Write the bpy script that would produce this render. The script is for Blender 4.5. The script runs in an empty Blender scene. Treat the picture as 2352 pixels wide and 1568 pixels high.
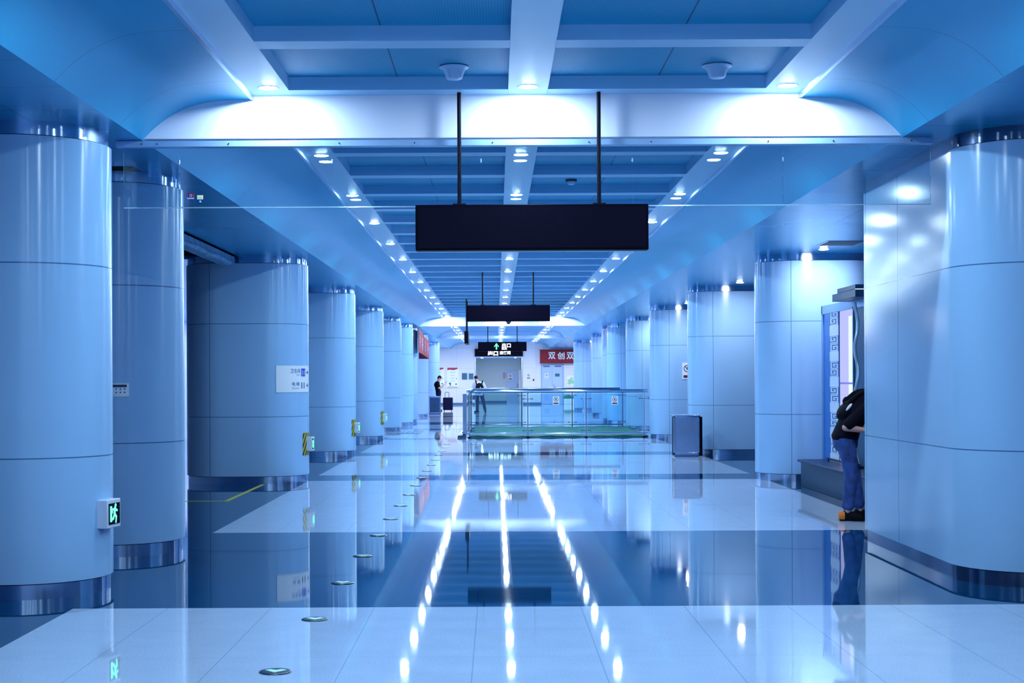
import bpy, math, random
from mathutils import Vector, Matrix
random.seed(7)
PI = math.pi
F, H = 3400.0, 1.55            # focal length in pixels, eye height
VPX, VPY, ROLL = 1140.0, 870.0, math.radians(0.27)
SC = bpy.context.scene
COL = SC.collection

def at(px, py, Y):
    """photo pixel + distance -> X, Z"""
    x, y = px - VPX, VPY - py
    xr = x * math.cos(ROLL) + y * math.sin(ROLL)
    yr = -x * math.sin(ROLL) + y * math.cos(ROLL)
    return xr * Y / F, H + yr * Y / F

# ------------------------------------------------------------------ materials
def new_mat(name):
    m = bpy.data.materials.new(name); m.use_nodes = True
    nt = m.node_tree
    return m, nt, nt.nodes['Principled BSDF']

def mat(name, col, rough=.5, metal=0.0, noise=0.0, nscale=20.0, bump=0.0, bscale=60.0, spec=.5, ior=1.5, emit=None, estr=0.0, stretch=None):
    m, nt, b = new_mat(name)
    b.inputs['Base Color'].default_value = (*col, 1)
    b.inputs['Roughness'].default_value = rough
    b.inputs['Metallic'].default_value = metal
    b.inputs['IOR'].default_value = ior
    b.inputs['Specular IOR Level'].default_value = spec
    if emit:
        b.inputs['Emission Color'].default_value = (*emit, 1)
        b.inputs['Emission Strength'].default_value = estr
    if noise or bump:
        tc = nt.nodes.new('ShaderNodeTexCoord')
        mp = nt.nodes.new('ShaderNodeMapping')
        nt.links.new(tc.outputs['Object'], mp.inputs['Vector'])
        if stretch: mp.inputs['Scale'].default_value = stretch
    if noise:
        n = nt.nodes.new('ShaderNodeTexNoise'); n.inputs['Scale'].default_value = nscale
        n.inputs['Detail'].default_value = 6
        nt.links.new(mp.outputs[0], n.inputs['Vector'])
        r = nt.nodes.new('ShaderNodeMapRange')
        r.inputs['From Min'].default_value = .3; r.inputs['From Max'].default_value = .7
        r.inputs['To Min'].default_value = 1 - noise; r.inputs['To Max'].default_value = 1 + noise
        nt.links.new(n.outputs['Fac'], r.inputs['Value'])
        mx = nt.nodes.new('ShaderNodeMix'); mx.data_type = 'RGBA'; mx.blend_type = 'MULTIPLY'
        mx.inputs[0].default_value = 1; mx.inputs[6].default_value = (*col, 1)
        nt.links.new(r.outputs[0], mx.inputs[7])
        nt.links.new(mx.outputs[2], b.inputs['Base Color'])
    if bump:
        n2 = nt.nodes.new('ShaderNodeTexNoise'); n2.inputs['Scale'].default_value = bscale
        nt.links.new(mp.outputs[0], n2.inputs['Vector'])
        bp = nt.nodes.new('ShaderNodeBump'); bp.inputs['Strength'].default_value = bump
        bp.inputs['Distance'].default_value = .01
        nt.links.new(n2.outputs['Fac'], bp.inputs['Height'])
        nt.links.new(bp.outputs[0], b.inputs['Normal'])
    return m

def mnode(nt, op, a, bval=None, c=None):
    n = nt.nodes.new('ShaderNodeMath'); n.operation = op
    for i, v in enumerate((a, bval, c)):
        if v is None: continue
        if isinstance(v, (int, float)): n.inputs[i].default_value = v
        else: nt.links.new(v, n.inputs[i])
    return n.outputs[0]

def line_at(nt, sock, pos, half):
    return mnode(nt, 'LESS_THAN', mnode(nt, 'ABSOLUTE', mnode(nt, 'SUBTRACT', sock, pos)), half)

def line_every(nt, sock, origin, period, half):
    f = mnode(nt, 'FRACT', mnode(nt, 'DIVIDE', mnode(nt, 'SUBTRACT', sock, origin - half), period))
    return mnode(nt, 'LESS_THAN', f, 2 * half / period)

def jointed(name, col, dark, rough, lines, metal=0.0, noise=.05, nscale=3.0, spec=.5, grain=0.0, gscale=300., nstretch=(1, 1, 1), coord='Object', bump_lines=False, rnoise=0.0):
    """surface of sheets with thin dark joints; lines(nt, x, y, z) -> mask"""
    m, nt, b = new_mat(name)
    tc = nt.nodes.new('ShaderNodeTexCoord')
    sp = nt.nodes.new('ShaderNodeSeparateXYZ'); nt.links.new(tc.outputs[coord], sp.inputs[0])
    mask = lines(nt, sp.outputs[0], sp.outputs[1], sp.outputs[2])
    mp = nt.nodes.new('ShaderNodeMapping'); mp.inputs['Scale'].default_value = nstretch
    nt.links.new(tc.outputs[coord], mp.inputs['Vector'])
    n = nt.nodes.new('ShaderNodeTexNoise'); n.inputs['Scale'].default_value = nscale; n.inputs['Detail'].default_value = 5
    nt.links.new(mp.outputs[0], n.inputs['Vector'])
    val = mnode(nt, 'MULTIPLY_ADD', mnode(nt, 'SUBTRACT', n.outputs['Fac'], .5), noise * 3, 1.0)
    if grain:
        g = nt.nodes.new('ShaderNodeTexNoise'); g.inputs['Scale'].default_value = gscale; g.inputs['Detail'].default_value = 3
        nt.links.new(tc.outputs[coord], g.inputs['Vector'])
        val = mnode(nt, 'MULTIPLY', val, mnode(nt, 'MULTIPLY_ADD', mnode(nt, 'SUBTRACT', g.outputs['Fac'], .5), grain * 3, 1.0))
    mx = nt.nodes.new('ShaderNodeMix'); mx.data_type = 'RGBA'; mx.blend_type = 'MULTIPLY'
    mx.inputs[0].default_value = 1; mx.inputs[6].default_value = (*col, 1)
    nt.links.new(val, mx.inputs[7])
    m2 = nt.nodes.new('ShaderNodeMix'); m2.data_type = 'RGBA'
    nt.links.new(mask, m2.inputs[0]); nt.links.new(mx.outputs[2], m2.inputs[6]); m2.inputs[7].default_value = (*dark, 1)
    nt.links.new(m2.outputs[2], b.inputs['Base Color'])
    b.inputs['Roughness'].default_value = rough
    if rnoise:
        nt.links.new(mnode(nt, 'MULTIPLY_ADD', mnode(nt, 'SUBTRACT', n.outputs['Fac'], .5), rnoise, rough), b.inputs['Roughness'])
    b.inputs['Metallic'].default_value = metal
    b.inputs['Specular IOR Level'].default_value = spec
    return m

def glass_mat(name, tint=(.93, .98, 1.0), rough=0.0):
    m = bpy.data.materials.new(name); m.use_nodes = True
    nt = m.node_tree; nt.nodes.clear()
    out = nt.nodes.new('ShaderNodeOutputMaterial')
    mix = nt.nodes.new('ShaderNodeMixShader')
    tr = nt.nodes.new('ShaderNodeBsdfTransparent'); tr.inputs[0].default_value = (*tint, 1)
    gl = nt.nodes.new('ShaderNodeBsdfGlossy'); gl.inputs['Roughness'].default_value = rough
    gl.inputs[0].default_value = (1, 1, 1, 1)
    fr = nt.nodes.new('ShaderNodeFresnel'); fr.inputs[0].default_value = 1.45
    nt.links.new(fr.outputs[0], mix.inputs[0]); nt.links.new(tr.outputs[0], mix.inputs[1])
    nt.links.new(gl.outputs[0], mix.inputs[2]); nt.links.new(mix.outputs[0], out.inputs[0])
    return m

def lamp_mat(name, col, s):
    m = bpy.data.materials.new(name); m.use_nodes = True
    nt = m.node_tree; nt.nodes.clear()
    out = nt.nodes.new('ShaderNodeOutputMaterial'); e = nt.nodes.new('ShaderNodeEmission')
    e.inputs[0].default_value = (*col, 1); e.inputs[1].default_value = s
    nt.links.new(e.outputs[0], out.inputs[0])
    return m

ENAM = (.32, .56, .86)
def col_lines(seam):
    def fn(nt, x, y, z):
        a = line_at(nt, z, 1.0, .0045); b = line_at(nt, z, 2.39, .0045)
        s = mnode(nt, 'MULTIPLY', line_at(nt, x, seam, .004), mnode(nt, 'LESS_THAN', y, 0.0))
        return mnode(nt, 'MAXIMUM', mnode(nt, 'MAXIMUM', a, b), s)
    return fn
M = {}
M['enamel_left'] = jointed('enamel_left', ENAM, (.06, .16, .36), .2, col_lines(-.80), noise=.04, nscale=1.5)
M['enamel_right'] = jointed('enamel_right', ENAM, (.06, .16, .36), .2, col_lines(-.15), noise=.04, nscale=1.5)
def pil_lines(nt, x, y, z):
    a = line_at(nt, z, 1.0, .0045); b = line_at(nt, z, 2.39, .0045)
    s = mnode(nt, 'MAXIMUM', line_at(nt, y, 1.44, .006), line_at(nt, y, 2.55, .008))
    return mnode(nt, 'MAXIMUM', mnode(nt, 'MAXIMUM', a, b), s)
M['enamel_pillar'] = jointed('enamel_pillar', ENAM, (.06, .16, .36), .16, pil_lines, noise=.04, nscale=1.5)
M['steel'] = mat('steel', (.52, .68, .90), .13, 1.0)
M['steel_dark'] = mat('steel_dark', (.16, .22, .33), .2, 1.0)
M['shadow_gap'] = mat('shadow_gap', (.005, .01, .025), .6)
def floor_lines(px, ox, py, oy, yw=.35):
    def fn(nt, x, y, z):
        return mnode(nt, 'MAXIMUM', mnode(nt, 'MULTIPLY', line_every(nt, x, ox, px, .003), .8), mnode(nt, 'MULTIPLY', line_every(nt, y, oy, py, .004), yw))
    return fn
M['granite_light'] = jointed('granite_light', (.47, .60, .82), (.26, .38, .58), .03, floor_lines(.702, -.135, .906, 10.08),
                             noise=.05, nscale=4, grain=.2, gscale=90, nstretch=(1, 1, 1), rnoise=.02, spec=.34)
M['granite_dark'] = jointed('granite_dark', (.001, .05, .15), (.001, .025, .07), .03, floor_lines(.702, -.135, 2.48, 12.55, .9),
                            noise=.18, nscale=6, grain=.25, gscale=90, nstretch=(.35, 3, 1), rnoise=.02, spec=.26)
CEILC = (.012, .38, .68)
M['panel_perf'] = jointed('panel_perf', (.010, .36, .64), (.002, .08, .2), .55,
    lambda nt, x, y, z: mnode(nt, 'MAXIMUM',
        mnode(nt, 'MAXIMUM', line_at(nt, x, -.74, .006), line_at(nt, x, 1.24, .006)),
        mnode(nt, 'MULTIPLY', mnode(nt, 'MULTIPLY', line_every(nt, x, 0, .018, .0042), line_every(nt, y, 0, .03, .007)), .55)), noise=.02)
M['ceil_white'] = mat('ceil_white', (.42, .68, .92), .35, noise=.02, nscale=2)
M['rib_white'] = mat('rib_white', (.34, .64, .92), .4, noise=.02, nscale=2)
M['coving'] = jointed('coving', CEILC, (.03, .12, .28), .28,
    lambda nt, x, y, z: line_every(nt, y, 10.72, 1.58, .004), noise=.03, nscale=2, metal=.25, spec=.3)
def soffit_lines(nt, x, y, z):
    return mnode(nt, 'MAXIMUM', line_every(nt, y, 10.9, .79, .004), mnode(nt, 'MAXIMUM', line_at(nt, x, 4.05, .003), line_at(nt, x, -3.3, .003)))
M['soffit'] = jointed('soffit', (.012, .37, .68), (.03, .12, .28), .22, soffit_lines, noise=.03, nscale=2, metal=.3, spec=.2)
M['arch'] = mat('arch', (.76, .79, .94), .4)
M['alu'] = mat('alu', (.42, .58, .80), .25, .9)
M['header'] = mat('header', (.30, .48, .76), .3, .4)
M['glass'] = glass_mat('glass', (.86, .95, .98))
M['glass_green'] = glass_mat('glass_green', (.80, .93, .96))
M['glass_edge'] = mat('glass_edge', (.5, .75, .85), .08, .5)
M['black'] = mat('black', (.003, .002, .010), .4, spec=.04)
M['black_face'] = mat('black_face', (.004, .003, .016), .35, spec=.05, noise=.1, nscale=30)
M['rod'] = mat('rod', (.006, .008, .02), .4, spec=.1)
M['wall'] = jointed('wall', (.77, .79, .86), (.53, .60, .72), .45,
    lambda nt, x, y, z: mnode(nt, 'MAXIMUM', line_every(nt, x, .0, 1.2, .006), line_every(nt, z, 1.0, 1.2, .006)), noise=.02, spec=.3)
M['wall_side'] = mat('wall_side', (.45, .62, .92), .45, noise=.03, nscale=2)
M['recess'] = mat('recess', (.52, .64, .70), .5, noise=.03)
M['void'] = mat('void', (.004, .02, .06), .8, noise=.3)  # near-black colour stands in for the lack of light above the left soffit
M['skirting'] = mat('skirting', (.06, .16, .32), .3)
M['door'] = mat('door', (.42, .58, .86), .4)
M['white'] = mat('white', (.85, .90, .97), .4)
M['white_plastic'] = mat('white_plastic', (.66, .76, .95), .35)
M['speaker'] = mat('speaker', (.42, .62, .88), .45, bump=.1, bscale=400)
M['red_cloth'] = mat('red_cloth', (.24, .001, .014), .65, noise=.12, nscale=5, bump=.3, bscale=9)
M['cream'] = mat('cream', (.85, .92, .86), .5)
M['pink'] = mat('pink', (.42, .02, .07), .5)
M['faint_pink'] = mat('faint_pink', (.55, .32, .48), .5)
M['red'] = mat('red', (.45, .008, .03), .5)
M['maroon'] = mat('maroon', (.16, .004, .03), .5)
M['navy'] = mat('navy', (.012, .02, .10), .5)
M['ink'] = mat('ink', (.02, .08, .28), .5)
M['ink_grey'] = mat('ink_grey', (.35, .42, .45), .6)
M['icon_blue'] = mat('icon_blue', (.01, .06, .55), .4)
M['icon_pale'] = mat('icon_pale', (.30, .50, .95), .4)
M['lilac'] = mat('lilac', (.42, .32, .9), .4)
M['teal_plate'] = mat('teal_plate', (.02, .14, .22), .4)
M['green_ink'] = mat('green_ink', (.35, .68, .40), .6)
M['turf'] = mat('turf', (.001, .145, .145), .75, noise=.25, nscale=9, bump=.6, bscale=90)
M['leaf'] = mat('leaf', (.01, .35, .25), .6, noise=.3, nscale=30)
M['hazard'] = None
M['glow_green'] = lamp_mat('glow_green', (.10, 1.0, .55), 3.2)
M['glow_white'] = lamp_mat('glow_white', (.82, .88, 1.0), 4.5)
M['glow_arrow'] = lamp_mat('glow_arrow', (.15, 1.0, .45), 2.0)
M['glow_red'] = lamp_mat('glow_red', (1.0, .12, .15), 2.5)
M['panel_glow'] = lamp_mat('panel_glow', (.52, .56, 1.0), 1.0)
M['panel_glow_white'] = lamp_mat('panel_glow_white', (.70, .86, 1.0), 1.2)
M['luminous'] = mat('luminous', (.45, .85, .85), .35, emit=(.3, .8, .8), estr=.18)
M['disc_rim'] = mat('disc_rim', (.012, .03, .06), .25, .3)
M['bench_stone'] = mat('bench_stone', (.003, .03, .07), .3, spec=.12, noise=.3, nscale=25)
M['bench_top'] = mat('bench_top', (.005, .02, .07), .35, spec=.12)
M['cab_blue'] = mat('cab_blue', (.004, .16, .62), .25)
M['cab_frame'] = mat('cab_frame', (.20, .40, .70), .3, .3)
M['cab_teal'] = mat('cab_teal', (.004, .06, .16), .35, spec=.2)
M['key_white'] = mat('key_white', (.70, .82, .98), .4)
M['key_blue'] = mat('key_blue', (.015, .13, .42), .4)
M['yellow_tape'] = mat('yellow_tape', (.42, .42, .05), .5)
M['yellow'] = mat('yellow', (.70, .72, .22), .5)
M['skin'] = mat('skin', (.62, .36, .30), .5)
M['hair'] = mat('hair', (.006, .008, .02), .5, spec=.1, bump=.5, bscale=150)
M['black_cloth'] = mat('black_cloth', (.003, .003, .012), .8, spec=.1)
M['black_pack'] = mat('black_pack', (.004, .004, .010), .7, spec=.1)
M['navy_cloth'] = mat('navy_cloth', (.006, .010, .045), .8, spec=.1)
M['denim'] = mat('denim', (.02, .065, .25), .8, noise=.55, nscale=11, bump=.5, bscale=25)
M['denim_dark'] = mat('denim_dark', (.005, .014, .06), .8, noise=.3, nscale=14)
M['pale_shirt'] = mat('pale_shirt', (.58, .70, .92), .75)
M['orange'] = mat('orange', (.75, .18, .01), .6)
M['suitcase'] = mat('suitcase', (.006, .008, .05), .45, spec=.1, bump=.15, bscale=200)
M['bag_blue'] = mat('bag_blue', (.05, .14, .28), .5)
M['bin_steel'] = mat('bin_steel', (.34, .46, .66), .24, 1.0)
M['bin_panel'] = mat('bin_panel', (.30, .40, .60), .3, .85, noise=.1, nscale=3)
M['bin_dark'] = mat('bin_dark', (.012, .06, .16), .35, .2, noise=.2, nscale=4)
M['conduit'] = mat('conduit', (.12, .30, .50), .7, noise=.35, nscale=12, bump=1.0, bscale=8)
M['tactile'] = mat('tactile', (.28, .40, .60), .3, .8)

def aniso(m, a, rot, rough=None):
    b = m.node_tree.nodes['Principled BSDF']
    tg = m.node_tree.nodes.new('ShaderNodeTangent'); tg.direction_type = 'RADIAL'; tg.axis = 'Z'
    m.node_tree.links.new(tg.outputs[0], b.inputs['Tangent'])
    b.inputs['Anisotropic'].default_value = a; b.inputs['Anisotropic Rotation'].default_value = rot
    if rough is not None: b.inputs['Roughness'].default_value = rough
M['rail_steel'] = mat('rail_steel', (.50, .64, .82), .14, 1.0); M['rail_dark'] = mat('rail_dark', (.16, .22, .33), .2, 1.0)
aniso(M['steel'], .95, .25, .17); aniso(M['steel_dark'], .95, .25, .17)
for q in ('enamel_left', 'enamel_right'): aniso(M[q], .85, .25, .19)

def hazard_mat():
    m, nt, b = new_mat('hazard_stripes')
    tc = nt.nodes.new('ShaderNodeTexCoord'); sp = nt.nodes.new('ShaderNodeSeparateXYZ')
    nt.links.new(tc.outputs['Object'], sp.inputs[0])
    s = mnode(nt, 'ADD', mnode(nt, 'ADD', sp.outputs[0], sp.outputs[1]), mnode(nt, 'MULTIPLY', sp.outputs[2], -.75))
    f = mnode(nt, 'GREATER_THAN', mnode(nt, 'FRACT', mnode(nt, 'DIVIDE', s, .10)), .5)
    mx = nt.nodes.new('ShaderNodeMix'); mx.data_type = 'RGBA'
    nt.links.new(f, mx.inputs[0]); mx.inputs[6].default_value = (.55, .52, .02, 1); mx.inputs[7].default_value = (.006, .006, .01, 1)
    nt.links.new(mx.outputs[2], b.inputs['Base Color']); b.inputs['Roughness'].default_value = .4
    return m
M['hazard'] = hazard_mat()

# ------------------------------------------------------------------ mesh helpers
class MB:
    def __init__(s): s.v = []; s.f = []
    def add(s, v, f):
        o = len(s.v); s.v += [tuple(p) for p in v]; s.f += [tuple(i + o for i in q) for q in f]; return s
    def box(s, x0, x1, y0, y1, z0, z1):
        return s.add([(x0, y0, z0), (x1, y0, z0), (x1, y1, z0), (x0, y1, z0), (x0, y0, z1), (x1, y0, z1), (x1, y1, z1), (x0, y1, z1)],
                     [(0, 3, 2, 1), (4, 5, 6, 7), (0, 1, 5, 4), (1, 2, 6, 5), (2, 3, 7, 6), (3, 0, 4, 7)])
    def loft(s, rings, caps=True):
        n = len(rings[0]); v = [p for r in rings for p in r]; f = []
        for k in range(len(rings) - 1):
            for i in range(n):
                j = (i + 1) % n
                f.append((k * n + i, k * n + j, (k + 1) * n + j, (k + 1) * n + i))
        if caps:
            f.append(tuple(reversed(range(n)))); f.append(tuple(range((len(rings) - 1) * n, len(rings) * n)))
        return s.add(v, f)
    def prism(s, poly, z0, z1):
        return s.loft([[(x, y, z0) for x, y in poly], [(x, y, z1) for x, y in poly]])
    def prism_y(s, poly, y0, y1):     # poly in X,Z counter-clockwise seen from -Y
        return s.loft([[(x, y1, z) for x, z in poly], [(x, y0, z) for x, z in poly]][::-1]) if False else s.loft([[(x, y0, z) for x, z in reversed(poly)], [(x, y1, z) for x, z in reversed(poly)]])
    def cyl(s, p0, p1, r0, r1=None, n=16):
        p0, p1 = Vector(p0), Vector(p1); r1 = r0 if r1 is None else r1
        d = (p1 - p0).normalized(); a = d.orthogonal().normalized(); b = d.cross(a)
        ring = lambda p, r: [tuple(p + (a * math.cos(t) + b * math.sin(t)) * r) for t in (2 * PI * i / n for i in range(n))]
        return s.loft([ring(p0, r0), ring(p1, r1)])
    def tube(s, path, r, n=10, smooth=0):
        P = [Vector(p) for p in path]; rings = []; a = None
        if smooth:      # Catmull-Rom through the given points
            Q = [P[0]] + P + [P[-1]]; S = []
            for i in range(1, len(Q) - 2):
                for j in range(smooth):
                    t = j / smooth; p0, p1, p2, p3 = Q[i - 1], Q[i], Q[i + 1], Q[i + 2]
                    S.append(.5 * (2 * p1 + (p2 - p0) * t + (2 * p0 - 5 * p1 + 4 * p2 - p3) * t * t + (3 * p1 - p0 - 3 * p2 + p3) * t ** 3))
            P = S + [P[-1]]
        for i, p in enumerate(P):
            d = (P[min(i + 1, len(P) - 1)] - P[max(i - 1, 0)]).normalized()
            a = d.orthogonal().normalized() if a is None else (a - d * a.dot(d)).normalized()
            b = d.cross(a)
            rings.append([tuple(p + (a * math.cos(t) + b * math.sin(t)) * r) for t in (2 * PI * k / n for k in range(n))])
        return s.loft(rings)
    def ring(s, prof, n=32):      # closed hoop: the profile loops back on itself
        prof = list(prof) + [prof[0]]
        return s.loft([[(r * math.cos(2 * PI * i / n), r * math.sin(2 * PI * i / n), z) for i in range(n)] for r, z in prof], caps=False)
    def lathe(s, prof, n=32, c=(0, 0, 0)):
        return s.loft([[(c[0] + max(r, 1e-4) * math.cos(2 * PI * i / n), c[1] + max(r, 1e-4) * math.sin(2 * PI * i / n), c[2] + z) for i in range(n)] for r, z in prof])
    def ball(s, c, r, nu=16, nv=10, rot=None):
        if isinstance(r, (int, float)): r = (r, r, r)
        rings = []
        for k in range(nv + 1):
            t = -PI / 2 + PI * k / nv
            ct = max(math.cos(t), 1e-3)
            ring = []
            for i in range(nu):
                p = Vector((r[0] * ct * math.cos(2 * PI * i / nu), r[1] * ct * math.sin(2 * PI * i / nu), r[2] * math.sin(t)))
                if rot is not None: p = rot @ p
                ring.append(tuple(p + Vector(c)))
            rings.append(ring)
        return s.loft(rings)
    def capsule(s, p0, p1, r0, r1=None, n=14):
        p0, p1 = Vector(p0), Vector(p1); r1 = r0 if r1 is None else r1
        d = p1 - p0; L = d.length
        d = d / L if L > 1e-6 else Vector((0, 0, 1))
        a = d.orthogonal().normalized(); b = d.cross(a); rings = []
        def ring(p, r): rings.append([tuple(p + (a * math.cos(t) + b * math.sin(t)) * max(r, 1e-4)) for t in (2 * PI * i / n for i in range(n))])
        for k in range(5):
            t = PI / 2 * (1 - k / 4); ring(p0 - d * r0 * math.sin(t), r0 * math.cos(t))
        for k in range(5):
            t = PI / 2 * k / 4; ring(p1 + d * r1 * math.sin(t), r1 * math.cos(t))
        return s.loft(rings)
    def xf(s, fn): s.v = [tuple(fn(*p)) for p in s.v]; return s
    def build(s, name, material, parent=None, loc=(0, 0, 0), angle=35, bevel=0.0, mats=None, fmat=None, flat=False):
        me = bpy.data.meshes.new(name)
        me.from_pydata(s.v, [], s.f); me.validate(); me.update()
        for mm in (mats or [material]): me.materials.append(mm)
        if fmat:
            for p, i in zip(me.polygons, fmat): p.material_index = i
        if not flat:
            for p in me.polygons: p.use_smooth = True
            me.set_sharp_from_angle(angle=math.radians(angle))
        o = bpy.data.objects.new(name, me); COL.objects.link(o); o.location = loc
        if parent: o.parent = parent
        if bevel:
            bv = o.modifiers.new('bevel', 'BEVEL'); bv.width = bevel; bv.segments = 2; bv.limit_method = 'ANGLE'
        return o

def tag(o, label, cat, group=None):
    o['label'] = label; o['category'] = cat
    if group: o['group'] = group
    return o
def thing(name, label, cat, loc=(0, 0, 0), rz=0.0, group=None):
    o = bpy.data.objects.new(name, None); COL.objects.link(o)
    o.empty_display_size = .1; o.location = loc; o.rotation_euler = (0, 0, rz)
    return tag(o, label, cat, group)
def struct(o):
    o['kind'] = 'structure'; return o
def part(mb, name, m, parent, **k):
    return mb.build(name, M[m] if isinstance(m, str) else m, parent, **k)
def copy_tree(o, parent=None):
    c = o.copy(); COL.objects.link(c)
    if parent: c.parent = parent
    for ch in list(o.children): copy_tree(ch, c)
    return c

def text_geo(txt, size, extrude=0.001, bold=0.0, align='CENTER'):
    cu = bpy.data.curves.new('t', 'FONT'); cu.body = txt; cu.size = size; cu.extrude = extrude; cu.offset = bold
    cu.align_x = align; cu.align_y = 'CENTER'; cu.resolution_u = 3
    ob = bpy.data.objects.new('t', cu); COL.objects.link(ob)
    dg = bpy.context.evaluated_depsgraph_get()
    me = bpy.data.meshes.new_from_object(ob.evaluated_get(dg))
    v = [tuple(p.co) for p in me.vertices]; f = [tuple(p.vertices) for p in me.polygons]
    bpy.data.objects.remove(ob); bpy.data.curves.remove(cu); bpy.data.meshes.remove(me)
    return v, f
def fit(v, w=None, h=None):
    xs = [p[0] for p in v]; ys = [p[1] for p in v]
    cx, cy = (min(xs) + max(xs)) / 2, (min(ys) + max(ys)) / 2
    sx = w / (max(xs) - min(xs)) if w else None; sy = h / (max(ys) - min(ys)) if h else None
    sx = sx or sy; sy = sy or sx
    return [((p[0] - cx) * sx, (p[1] - cy) * sy, p[2]) for p in v]
def facing_y(v, x, y, z):          # text plane -> wall facing the camera (-Y)
    return [(x + p[0], y - p[2], z + p[1]) for p in v]

# ------------------------------------------------------------------ setting
Y0, Y1 = -9.0, 89.5
XL, XR = -10.0, 10.0
FX0, FX1 = -2.89, 4.10
def floor():
    v, f, mi = [], [], []
    def q(x0, x1, y0, y1, m):
        o = len(v); v.extend([(x0, y0, 0), (x1, y0, 0), (x1, y1, 0), (x0, y1, 0)]); f.append((o, o + 1, o + 2, o + 3)); mi.append(m)
    ys = [(Y0, 10.08, 0), (10.08, 15.04, 1), (15.04, 22.7, 0), (22.7, 24.0, 1), (24.0, 30.0, 0), (30.0, 31.3, 1), (31.3, 38.0, 0), (38.0, 39.0, 1),
          (39.0, 45.2, 0), (45.2, 46.2, 1), (46.2, 50.5, 0), (50.5, 53.5, 1), (53.5, 61.0, 0), (61.0, 62.0, 1), (62.0, 99.0, 0)]
    for a, b, m in ys: q(FX0, FX1, a, b, m)
    for a, b in ((Y0, 40.0),):
        q(XL, FX0, a, b, 1); q(FX1, XR, a, b, 1)
    q(XL, FX0, 40, 99, 0); q(FX1, XR, 40, 99, 0)
    me = bpy.data.meshes.new('floor'); me.from_pydata(v, [], f); me.update()
    me.materials.append(M['granite_light']); me.materials.append(M['granite_dark'])
    for p, i in zip(me.polygons, mi): p.material_index = i
    o = bpy.data.objects.new('floor', me); COL.objects.link(o); return struct(o)
floor()

SOFZ, STZ, PNZ = 3.40, 3.74, 3.84
CL, CR = -2.72, 3.14            # soffit edges
SL0, SL1, SM0, SM1, SR0, SR1 = -1.86, -1.56, .10, .40, 2.05, 2.34
struct(MB().box(SL0, SR1, Y0, Y1, PNZ, PNZ + .06).build('ceiling', M['panel_perf']))
for nm, a, b in (('trim_1', SL0, SL1), ('trim_2', SM0, SM1), ('trim_3', SR0, SR1)):
    struct(MB().box(a, b, Y0, Y1, STZ, PNZ + .02).build(nm, M['ceil_white']))
def cov_profile(x_in, x_out, z_top, n=18):
    pts = []
    for i in range(n + 1):
        t = 1 - (i / n) ** .6
        pts.append((x_out + (x_in - x_out) * t, SOFZ + (z_top - SOFZ) * (1 - (1 - t) ** 3)))
    return pts
def coving(nm, x_in, x_out):
    p = cov_profile(x_in, x_out, 3.712)
    m = MB(); ys = [Y0, Y1]
    v = [(x, y, z) for y in ys for x, z in p]; n = len(p)
    up = [(x, y, z + .03) for y in ys for x, z in p]
    fl = []
    for i in range(n - 1):
        fl.append((i, i + 1, n + i + 1, n + i))
    m.add(v, fl); m.add(up, fl)
    return struct(m.build(nm, M['coving'], angle=60))
coving('trim_4', SL0 - .02, CL); coving('trim_5', SR1 + .02, CR)
struct(MB().box(SL0 - .022, SL0 + .004, Y0, Y1, 3.705, 3.765).build('trim_6', M['alu']))
struct(MB().box(SR1 - .004, SR1 + .022, Y0, Y1, 3.705, 3.765).build('trim_7', M['alu']))
# soffits
s = MB().box(CL - 1.14, CL, Y0, Y1, SOFZ, SOFZ + .05)
s.box(XL, CL - 1.14, Y0, 13.3, SOFZ, SOFZ + .05); s.box(XL, CL - 1.14, 22.6, Y1, SOFZ, SOFZ + .05)
struct(s.build('ceiling_soffit_left', M['soffit'], flat=True))
struct(MB().box(CR, XR, Y0, Y1, SOFZ, SOFZ + .05).build('ceiling_soffit_right', M['soffit'], flat=True))
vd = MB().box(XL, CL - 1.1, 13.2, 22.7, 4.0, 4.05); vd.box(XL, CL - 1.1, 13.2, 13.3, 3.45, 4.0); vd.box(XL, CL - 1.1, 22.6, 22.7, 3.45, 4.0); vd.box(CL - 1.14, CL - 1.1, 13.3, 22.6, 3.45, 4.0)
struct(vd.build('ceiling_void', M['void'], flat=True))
# ribs of the coffers, one mesh of slats per bay
ribs_near = MB(); ribs_mid = MB(); ribs_far = MB()
def rib(mb, y, w=.11):
    for a, b in ((SL1, SM0), (SM1, SR0)):
        mb.box(a - .002, b + .002, y - w, y + w, STZ, PNZ + .03)
for n in range(-12, 1): rib(ribs_near, 9.69 + 1.6 * n)
rib(ribs_near, 11.305, .105)
for n in range(0, 24): rib(ribs_mid, 14.43 + 1.58 * n)
rib(ribs_mid, 12.85); rib(ribs_mid, 11.83, .1)
for n in range(0, 23): rib(ribs_far, 53.0 + 1.58 * n)
struct(ribs_near.build('trim_8', M['rib_white'], flat=True))
struct(ribs_mid.build('trim_9', M['rib_white'], flat=True))
struct(ribs_far.build('trim_10', M['rib_white'], flat=True))
# arch beams
def arch(nm, y, d):
    pl = cov_profile(SL0 - .02, CL, 3.712); pr = cov_profile(SR1 + .02, CR, 3.712)
    poly = [(CL, SOFZ + .012), (CR, SOFZ + .012)] + list(reversed(pr[:-1])) + [(SR1, STZ + .004), (SL0, STZ + .004)] + pl[:-1]
    return struct(MB().prism_y(poly, y, y + d).build(nm, M['arch'], flat=True))
arch('trim_11', 11.41, .30); arch('trim_12', 52.0, .4)
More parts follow.
